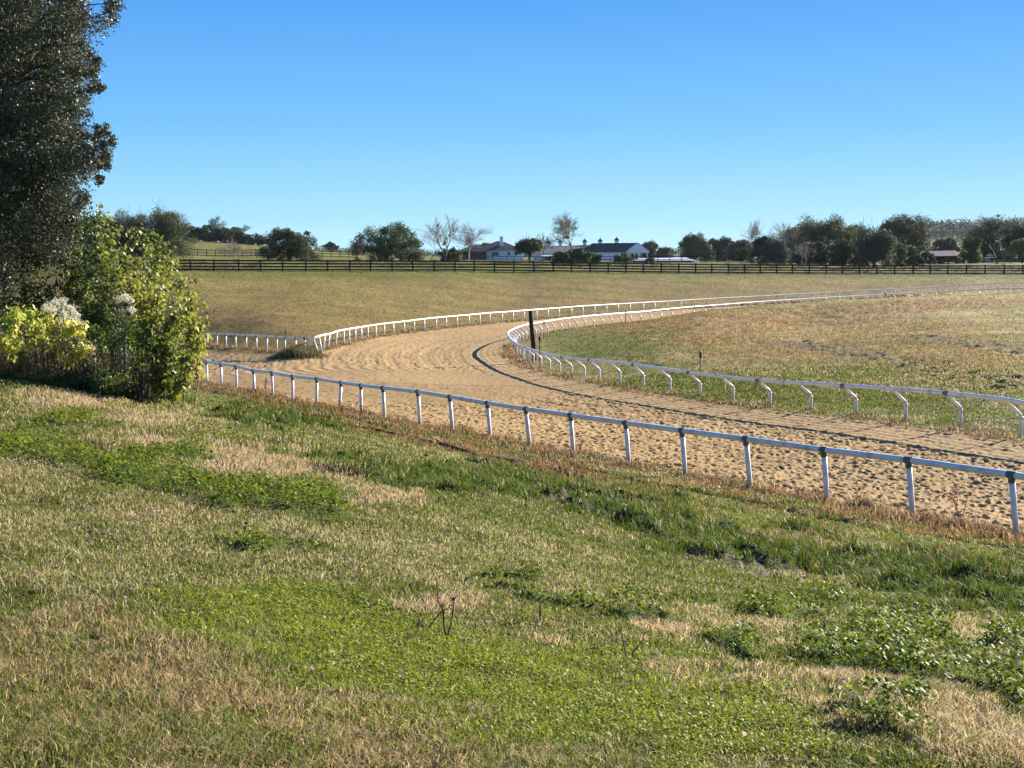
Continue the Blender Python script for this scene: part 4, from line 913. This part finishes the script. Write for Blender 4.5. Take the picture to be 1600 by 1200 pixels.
# white arena roof
a = P(1040, 411, 330); g = sz(a[0], a[1]); z = lambda py: P(800, py, 330)[2]-g
rt = tag(empty('arena_shelter', (a[0], a[1], g)), 'low open shelter with long bright white roof right of the barn', 'shelter')
m = MB(); xx = lambda p: (p-1040)/F*330
ze, zr = z(409.5), z(402.3)
m.add([(xx(985),0,ze),(xx(1098),0,ze),(xx(1076),5.5,zr),(xx(1003),5.5,z(403.6)),(xx(985),11,ze),(xx(1098),11,ze)], [(0,1,2,3),(3,2,5,4),(0,3,4),(1,5,2),(0,4,5,1)]); m.build('roof', M['wroof'], rt)
for x in np.linspace(xx(987), xx(1096), 9): wbox(rt, 'column', 'wroof', x-.08, x+.08, .2, .36, -.6, ze-.003)
wbox(rt, 'railing', 'rust', xx(987), xx(1096), .1, .16, .3, .42)
a = P(1060, 411, 318); m = MB()
m.box(-11, 6, 0, .5, -.5, .35); rtb = m.build('hedge_wall', M['rust'], None, loc=(a[0]-3, a[1], sz(a[0], a[1]))); tag(rtb, 'low reddish-brown wall in front of the white arena roof', 'wall')
# old dark barn
a = P(1466, 413, 300); g = sz(a[0], a[1]); z = lambda py: P(800, py, 300)[2]-g; xx = lambda p: (p-1466)/F*300
rt = tag(empty('old_barn', (a[0], a[1], g)), 'old open-sided dark barn with sagging brown roof among the trees', 'barn')
m = MB(); m.add([(xx(1426),0,z(400.5)),(xx(1509),0,z(399.5)),(xx(1504),6,z(390.5)),(xx(1458),6,z(391.2)),(xx(1426),12,z(400.5)),(xx(1509),12,z(399.5))], [(0,1,2,3),(3,2,5,4),(0,3,4),(1,5,2),(0,4,5,1)]); m.build('roof', M['rust'], rt)
m = MB(); m.bar((xx(1458),6,z(390.9)),(xx(1504),6,z(390.2)),.4,.15); m.build('ridge_cap', M['groof'], rt)
for p in (1429, 1441, 1455, 1468, 1483, 1494, 1507): x = xx(p); wbox(rt, 'post', 'dark', x-.11, x+.11, .3, .5, -.4, z(400.3))
wbox(rt, 'rear_wall', 'dark', xx(1445), xx(1492), 8, 8.2, -.4, z(400.6))
for zf in (404, 409): wbox(rt, 'rail_board', 'dark', xx(1430), xx(1492), .2, .26, z(zf+.7), z(zf-.5))
wbox(rt, 'pale_panel', 'groof', xx(1494.2), xx(1503), 1, 1.2, -.3, z(403.5))
# house at the right edge
a = P(1575, 412, 370); g = sz(a[0], a[1]); z = lambda py: P(800, py, 370)[2]-g; xx = lambda p: (p-1575)/F*370
rt = tag(empty('cream_house', (a[0], a[1], g)), 'cream house with dark roof mostly hidden by trees at the right edge', 'house')
wbox(rt, 'wall', 'ywall', xx(1543), xx(1620), 0, 8, -.6, z(403)); m = MB(); hip_roof(m, xx(1543), xx(1620), 0, 8, z(403)+.003, z(396), 4); m.build('roof', M['roof'], rt)
for p in (1550, 1562, 1572, 1586, 1597): win(rt, xx(p), z(410), z(405), .8, 0)

# ------------------------------------------------------------------ the dark oak at the left
def left_oak():
    R_ = np.random.default_rng(12); bx_, by_ = -15.0, 32.0; g = sz(bx_, by_)
    rt = tag(empty('live_oak', (bx_, by_, g)), 'huge dark live oak with small glossy leaves filling the left edge', 'tree'); o0 = np.array([bx_, by_, g])
    cen = []; rad = []
    edge = [(180,-40,26),(188,6,15),(172,22,18),(150,35,22),(128,62,22),(118,40,30),(140,92,16),(150,100,12),(146,122,14),(120,110,26),(150,135,9),(161,136,6),(128,150,20),(130,178,16),(105,160,30),(118,205,20),(150,214,12),(165,210,9),(177,222,8),(170,236,12),(158,252,14),(143,236,18),(168,258,9),(160,278,8),(140,268,18),(120,245,26),(115,290,26),(128,310,14),(105,330,28),(120,345,16),(85,300,36),(90,370,30),(70,410,34),(40,440,36),(15,480,34),(100,400,22),(60,350,40),(10,420,40)]
    for px, py, r in edge:
        for _ in range(5):
            Y_ = R_.uniform(28.2, 30.5); q_ = R_.normal(0, .42, 2)*r; cen.append(P(min(px-4+q_[0]*1.3, px+r*.35), py+q_[1]*1.2, Y_)); rad.append(r/F*Y_*R_.uniform(.4, .75))
    for _ in range(700):
        px = R_.uniform(-60, 122); py = R_.uniform(-60, 430-max(0, px)*.4); Y_ = R_.uniform(28, 33); cen.append(P(px, py, Y_)); rad.append(R_.uniform(.22, .42))
    cen = np.array(cen)-o0; rad = np.array(rad)
    cols = [(.032,.040,.020),(.055,.064,.032),(.085,.092,.048),(.15,.15,.085)]
    ne = len(edge)*5; V0, c0c = cloud(R_, cen[:ne], rad[:ne]*1.45, 125, .056, cols, .9, .48, gauss=True)
    V1, c1_ = cloud(R_, cen[ne:], rad[ne:], 300, .056, cols, .9, .48)
    # the rest of the crown out of the picture
    c2 = []
    while len(c2) < 330:
        d = R_.normal(size=3); d /= np.linalg.norm(d); d *= R_.uniform(.5, 1)**.5; p = np.array([bx_-.6, by_+.5, g+8.0])+d*np.array([6.3, 5.2, 7.2])
        a, b = proj(p[0], p[1], p[2])
        if a > 60: continue
        c2.append(p-o0)
    V2, cc2 = cloud(R_, c2, .95, 190, .15, cols, .9, .5)
    leaf_obj('crown', np.concatenate([V0, V1, V2]), np.concatenate([c0c, c1_, cc2]), M['leaf'], rt)
    segs = bent((0,0,-.4), (.3,0,3.6), .42, .33, R_, 5, .05)
    for c in cen[:185:4]: segs += bent((.3,0,R_.uniform(2.8,5.5)), c, .07, .008, R_, 6, .18)
    for k in range(185, len(cen), 16): segs += bent((.3,0,R_.uniform(2.8,7)), cen[k], .08, .01, R_, 6, .15)
    for k in range(0, 330, 12): segs += bent((.2,0,R_.uniform(3,7)), c2[k], .12, .02, R_, 5, .12)
    seg_obj('trunk', segs, M['dbark'], rt, 6)
left_oak()

# ------------------------------------------------------------------ bushes at the left
def hang_leaves(R_, p, L, cols, droop=.75):
    n = len(p); a = R_.normal(size=(n, 3)); a /= np.linalg.norm(a, axis=1)[:, None]; a[:, 2] = -abs(a[:, 2])*.6-droop*R_.random(n); a /= np.linalg.norm(a, axis=1)[:, None]
    b = np.cross(a, R_.normal(size=(n, 3))); b /= np.linalg.norm(b, axis=1)[:, None]; nn = np.cross(a, b)
    s = (L*(.55+.75*R_.random(n)))[:, None]
    Vv = np.stack([p, p+a*s*.45+b*s*.30+nn*s*.08, p+a*s, p+a*s*.45-b*s*.30+nn*s*.08], 1)
    # two triangles folded along the midrib
    idx = np.arange(n)[:, None]*4; lp = np.concatenate([idx, idx+1, idx+2, idx, idx+2, idx+3], 1).ravel(); st_ = np.arange(2*n)*3
    cols = np.array(cols); w_ = fbm(p[:, 0]*1.5+p[:, 1], p[:, 2]*1.5, 2, 5)*.75+R_.random(n)*.45-.08; ci = np.clip(w_*(len(cols)-1), 0, len(cols)-1.001); i0 = ci.astype(int); fr = (ci-i0)[:, None]
    c = (cols[i0]*(1-fr)+cols[i0+1]*fr)*(.8+.4*R_.random((n, 1)))
    return Vv.reshape(-1, 3), lp, st_, np.repeat(c, 4, axis=0)
YG = [(.06,.09,.015),(.13,.165,.025),(.24,.26,.04),(.37,.35,.06),(.50,.43,.09)]
def sapling(base, tips, Y0, label, seed, nleaf, L, cols=YG, per=9, stemr=.014, name='yellow_green_bush', group=None, spread=.16, low=.3):
    R_ = np.random.default_rng(seed); b = P(base[0], base[1], Y0); g = sz(b[0], b[1]); o0 = np.array([b[0], b[1], g])
    rt = tag(empty(name, o0), label, 'bush', group); segs = []; pts = []
    for tp in tips:
        Y_ = Y0+R_.uniform(-1.1, 1.1); e = P(tp[0], tp[1], Y_)-o0
        s0 = np.array([R_.normal(0, .25), R_.normal(0, .25), -.15]); B_ = bent(s0, e, stemr, .005, R_, 7, .14); segs += B_
        path = [B_[0][0]]+[q[1] for q in B_]
        for _ in range(per):
            t = R_.uniform(low, 1); i = min(int(t*7), 6); p = path[i]+(path[i+1]-path[i])*(t*7-i)
            q = p+np.array([R_.normal(0, .30), R_.normal(0, .30), R_.normal(.12, .2)])*np.linalg.norm(e)*.22
            if q[2] < .12: q[2] = .12+R_.random()*.2
            a, _b = proj(*(q+o0)); 
            sg = bent(p, q, .007, .003, R_, 3, .2); segs += sg
            for s_ in sg:
                for u in np.linspace(0, 1, nleaf//per): pts.append(s_[0]+(s_[1]-s_[0])*u+R_.normal(0, spread*.35, 3))
        for u in np.linspace(.55, 1, nleaf//2):
            i = min(int(u*7), 6); pts.append(path[i]+(path[i+1]-path[i])*(u*7-i)+R_.normal(0, spread*.3, 3))
    Vv, lp, st_, cc = hang_leaves(R_, np.array(pts), L, cols); mesh_np('leaves', Vv, lp, st_, M['yleaf'], rt, cc)
    seg_obj('stems', segs, M['bark'], rt, 4)
    return rt
sapling((215, 624), [(152,338),(170,360),(205,356),(190,385),(232,388),(160,400),(250,378),(215,420),(245,425),(180,430),(225,450),(150,440),(200,470),(268,408),(235,470),(100,440),(120,400),(140,480)], 29.8, 'tall yellow-green sapling bush with drooping leaves, right of the dark oak', 31, 84, .11, per=18)
sapling((250, 625), [(287,432),(262,450),(300,470),(318,505),(280,485),(312,528),(255,500),(298,550),(270,530),(290,590),(262,570),(240,540),(262,606),(250,600),(300,500)], 26.6, 'arching yellow-green bush leaning right over the white rail', 32, 84, .105, per=16)
sapling((190, 618), [(170,480),(200,500),(220,520),(180,540),(230,560),(150,520),(205,570),(240,590),(170,590),(215,600),(150,575),(190,545),(225,610),(255,608),(160,550),(245,580)], 27.3, 'inner green bush between the leaning bush and the flowering shrub', 33, 95, .08, cols=[(.03,.055,.01),(.06,.10,.015),(.11,.17,.02),(.2,.24,.03)], per=10)
sapling((58, 600), [(20,487),(45,480),(75,485),(100,500),(120,520),(135,545),(10,505),(60,510),(95,540),(30,540),(130,505),(0,530)], 25.9, 'low yellow-leaved bush on bare brown stems at the left edge', 34, 70, .09, cols=[tuple(min(.8, v*1.6) for v in q) for q in YG[1:]], low=.66, per=14)  # leaf palette brightened to stand in for sunlight on this bush
sapling((110, 606), [(130,590),(160,598),(90,585),(180,604),(60,580),(140,570),(210,610),(230,614),(245,612),(150,610),(190,600),(120,600),(255,618),(200,590)], 25.7, 'small dark leafy undergrowth at the foot of the bushes', 35, 110, .055, cols=[(.04,.07,.012),(.10,.14,.02),(.2,.23,.04)], per=12, low=.1, name='undergrowth')
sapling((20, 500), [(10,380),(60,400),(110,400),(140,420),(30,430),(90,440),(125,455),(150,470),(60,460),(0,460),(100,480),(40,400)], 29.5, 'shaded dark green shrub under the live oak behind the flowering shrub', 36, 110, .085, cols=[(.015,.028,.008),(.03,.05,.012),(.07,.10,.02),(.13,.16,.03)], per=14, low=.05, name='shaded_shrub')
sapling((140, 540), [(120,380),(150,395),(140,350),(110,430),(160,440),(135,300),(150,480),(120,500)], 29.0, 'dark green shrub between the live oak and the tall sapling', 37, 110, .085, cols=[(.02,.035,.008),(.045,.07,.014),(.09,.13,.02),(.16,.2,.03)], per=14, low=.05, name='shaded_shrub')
def groundsel(base, heads, Y0, label, seed):
    R_ = np.random.default_rng(seed); b = P(base[0], base[1], Y0); g = sz(b[0], b[1]); o0 = np.array([b[0], b[1], g]); rt = tag(empty('flowering_shrub', o0), label, 'shrub')
    segs = []; hc = []; lv = []
    for px, py in heads:
        e = P(px, py, Y0+R_.uniform(-.4, .4))-o0; B_ = bent((R_.normal(0, .12), R_.normal(0, .12), -.1), e, .014, .004, R_, 6, .1); segs += B_; hc.append(e)
        for _ in range(40): k = R_.integers(2, 6); lv.append(B_[k][0]+(B_[k][1]-B_[k][0])*R_.random()+R_.normal(0, .08, 3))
    seg_obj('stems', segs, M['bark'], rt, 4)
    Vv, cc = cloud(R_, hc, .085, 260, .022, [(.55,.50,.36),(.72,.67,.5),(.8,.76,.62)]); leaf_obj('flower_heads', Vv, cc, M['yleaf'], rt)
    Vv, lp, st_, cc = hang_leaves(R_, np.array(lv), .045, [(.04,.07,.02),(.07,.1,.03),(.1,.13,.04)], .1); mesh_np('leaves', Vv, lp, st_, M['yleaf'], rt, cc)
groundsel((112, 608), [(88,472),(98,470),(104,478),(112,482),(118,492),(92,482),(108,498),(120,502),(112,510),(76,478),(84,486),(100,490),(124,506),(70,482),(96,500)], 26.0, 'shrub with fluffy whitish seed heads above the low yellow bush', 41)
groundsel((180, 612), [(186,468),(196,464),(204,470),(190,486),(206,484)], 25.6, 'shrub with pale fluffy seed heads among the yellow-green leaves', 42)
# dry brown stems under the bushes
R_ = np.random.default_rng(9); n = 2600; px = R_.uniform(-40, 235, n); Y_ = R_.uniform(25.6, 28.2, n); x = (px-800)/F*Y_; y = Y_
c = np.array([(.12,.08,.05),(.2,.14,.09),(.07,.05,.03)])[R_.integers(0, 3, n)]
blades('dry_stems', x, y, .35+.75*R_.random(n)**1.5, np.full(n, .012), c, .25, label='thicket of thin dry brown stems under the bushes', cat='weeds')
n = 9000; px = R_.uniform(-60, 300, n); Y_ = np.interp(px, [-60, 0, 100, 200, 300], [25.4, 25.4, 25.3, 25.8, 28])+np.abs(R_.normal(0, .5, n)); x = (px-800)/F*Y_
blades('tall_grass', x, Y_, .08+.16*R_.random(n), np.full(n, .009), np.array([(.06,.11,.02),(.12,.17,.03),(.2,.2,.07)])[R_.integers(0, 3, n)], .6, label='taller grass fringe at the foot of the bushes', cat='grass')
# brush at the rail corner
n = 5200; t = R_.random(n); px = 425+70*t+R_.normal(0, 9, n); Y_ = 93+R_.normal(0, 1.0, n)+ (1-t)*4; x = (px-800)/F*Y_
blades('dry_weeds', x, Y_, (.2+.75*R_.random(n))*np.exp(-((px-466)/32)**2), np.full(n, .04), np.array([(.10,.08,.04),(.17,.12,.06),(.06,.06,.025),(.13,.13,.04)])[R_.integers(0, 4, n)], .7, label='tangle of brown weeds at the corner of the far rails', cat='weeds')
# dead stalks
def weed(px, pb, pt, label, colr=(.16,.06,.03), n=26, name='dead_weed', fan=.25, leafn=40, group='dead weed stalks'):
    R_ = np.random.default_rng(int(px*10)); q = ray(px, pb); g = sz(q[0], q[1]); H = abs(ratio(px, pt)[1]*q[1]-q[2]); rt = tag(empty(name, (q[0], q[1], g)), label, 'weed', group)
    segs = []; pts = []; th_ = .003*(1+q[1]/18)
    for _ in range(max(2, n//8)):
        e = np.array([R_.normal(0, fan), R_.normal(0, fan), 1.])*H*R_.uniform(.6, 1); B_ = bent((R_.normal(0,.01), R_.normal(0,.01), -.03), e, th_*1.3, th_*.6, R_, 6, .1); segs += B_
        for _k in range(leafn//3): i = R_.integers(1, 6); pts.append(B_[i][0]+(B_[i][1]-B_[i][0])*R_.random()+R_.normal(0, H*.03, 3))
    seg_obj('stem', segs, [m for m in bpy.data.materials if m.name == 'rusty_brown_stem'][0], rt, 4)
    Vv, lp, st_, cc = hang_leaves(R_, np.array(pts), H*.10, [tuple(colr), tuple(v*1.7 for v in colr)], .2); mesh_np('leaves', Vv, lp, st_, M['grass'], rt, cc)
simple('rusty_brown_stem', (.13,.07,.04), .8, .2, 10)
for i, (a_, b_, c_, l_) in enumerate([(1499,822,758,'tall reddish dead weed standing in front of the near rail, between its last two posts'),(1444,818,798,'short reddish dead weed at the foot of a near rail post on the right'),(536,647,622,'rusty dead weed beside a near rail post left of centre'),(568,652,628,'rusty dead weed right beside the leaning post'),(428,616,600,'small dead weed behind the near rail close to the bush'),(905,712,690,'thin dead weed near the middle of the near rail'),(415,610,588,'spindly dead weed on the sand edge near the bush')]): weed(a_, b_, c_, l_)
weed(700, 1000, 890, 'leaning dark dead stalk in the middle of the lawn', (.09,.08,.03), 16, fan=.45, leafn=20)
weed(985, 1035, 985, 'broken dark twig in the straw patch of the lawn', (.07,.05,.03), 16, fan=.6, leafn=6)
weed(845, 975, 935, 'short upright dry stalk in the lawn centre', (.25,.18,.1), 10, fan=.1, leafn=4)
weed(660, 985, 950, 'low dark green weed tuft below the straw patch', (.05,.09,.02), 40, fan=.6, leafn=60)
# fallen leaves and twigs scattered in the lawn
n = 1500; x, y = logpts(n, 4.6, 22); k = ~lookup(ins, x, y); x, y = x[k], y[k]
o = leaves_flat('fallen_leaves', x, y, surf(x, y)+.03, .018+.02*rng.random(len(x)), np.array([(.30,.2,.11),(.22,.12,.05),(.36,.28,.18)])[rng.integers(0, 3, len(x))], M['grass'], .5); tag(o, 'scattered small dry leaves in the lawn', 'leaves', kind='stuff')

# thin air over the whole place
m_, nt_, o_ = newmat('thin_haze'); pv = nt_.nodes.new('ShaderNodeVolumePrincipled'); pv.inputs['Density'].default_value = .00004; pv.inputs['Color'].default_value = (.80, .88, .97, 1); pv.inputs['Anisotropy'].default_value = .1
nt_.links.new(pv.outputs[0], o_.inputs['Volume'])
zlo = float(Z.min()); mb = MB(); mb.box(-3500, 3500, -3500, 3500, zlo-1, 48); hz = mb.build('haze', m_); tag(hz, 'thin pale air that softens the far woods', kind='stuff')
# ------------------------------------------------------------------ sky, sun, camera
sc = bpy.context.scene
w = bpy.data.worlds.new('World'); sc.world = w; w.use_nodes = True; nt = w.node_tree; nt.nodes.clear()
sky = nt.nodes.new('ShaderNodeTexSky'); sky.sky_type = 'NISHITA'; sky.sun_disc = False; sky.sun_elevation = R(SUN_EL); sky.sun_rotation = R(SUN_AZ)
sky.air_density = 1.0; sky.dust_density = 0.2; sky.ozone_density = 3.0; sky.altitude = 200
tcw = nt.nodes.new('ShaderNodeTexCoord'); sxyz = nt.nodes.new('ShaderNodeSeparateXYZ'); nt.links.new(tcw.outputs['Generated'], sxyz.inputs[0])
cr_ = nt.nodes.new('ShaderNodeValToRGB'); nt.links.new(sxyz.outputs['Z'], cr_.inputs['Fac']); el_ = cr_.color_ramp.elements
el_[0].position = 0; el_[0].color = (.34, .70, .90, 1); el_[1].position = 1; el_[1].color = (.03, .13, .48, 1)
for p_, c_ in ((.03, (.25, .60, .88)), (.085, (.115, .43, .84)), (.165, (.045, .285, .76)), (.4, (.03, .18, .58))): e_ = el_.new(p_); e_.color = (*c_, 1)
b1 = nt.nodes.new('ShaderNodeBackground'); b1.inputs[1].default_value = .006; nt.links.new(sky.outputs[0], b1.inputs[0])
b2 = nt.nodes.new('ShaderNodeBackground'); b2.inputs[1].default_value = .355; nt.links.new(cr_.outputs[0], b2.inputs[0])
ad = nt.nodes.new('ShaderNodeAddShader'); nt.links.new(b1.outputs[0], ad.inputs[0]); nt.links.new(b2.outputs[0], ad.inputs[1])
ow = nt.nodes.new('ShaderNodeOutputWorld'); nt.links.new(ad.outputs[0], ow.inputs[0])
sv = Vector((math.sin(R(SUN_AZ))*math.cos(R(SUN_EL)), math.cos(R(SUN_AZ))*math.cos(R(SUN_EL)), math.sin(R(SUN_EL))))
sl_ = bpy.data.lights.new('Sun', 'SUN'); sl_.energy = 5.0; sl_.angle = R(.53); sl_.color = (1, .93, .82)
so = bpy.data.objects.new('Sun', sl_); col.objects.link(so); so.rotation_euler = sv.to_track_quat('Z', 'Y').to_euler(); so.location = sv*100
cam = bpy.data.cameras.new('Camera'); cam.sensor_width = 36; cam.lens = 36*F/1600; cam.clip_start = .1; cam.clip_end = 30000
co = bpy.data.objects.new('Camera', cam); col.objects.link(co); co.rotation_euler = (R(90)-PIT, 0, 0); sc.camera = co
sc.view_settings.view_transform = 'Standard'; sc.view_settings.look = 'None'; sc.view_settings.exposure = 1.6; sc.view_settings.gamma = 1
sc.cycles.max_bounces = 6; sc.cycles.transparent_max_bounces = 8; sc.cycles.diffuse_bounces = 3; sc.cycles.transmission_bounces = 3
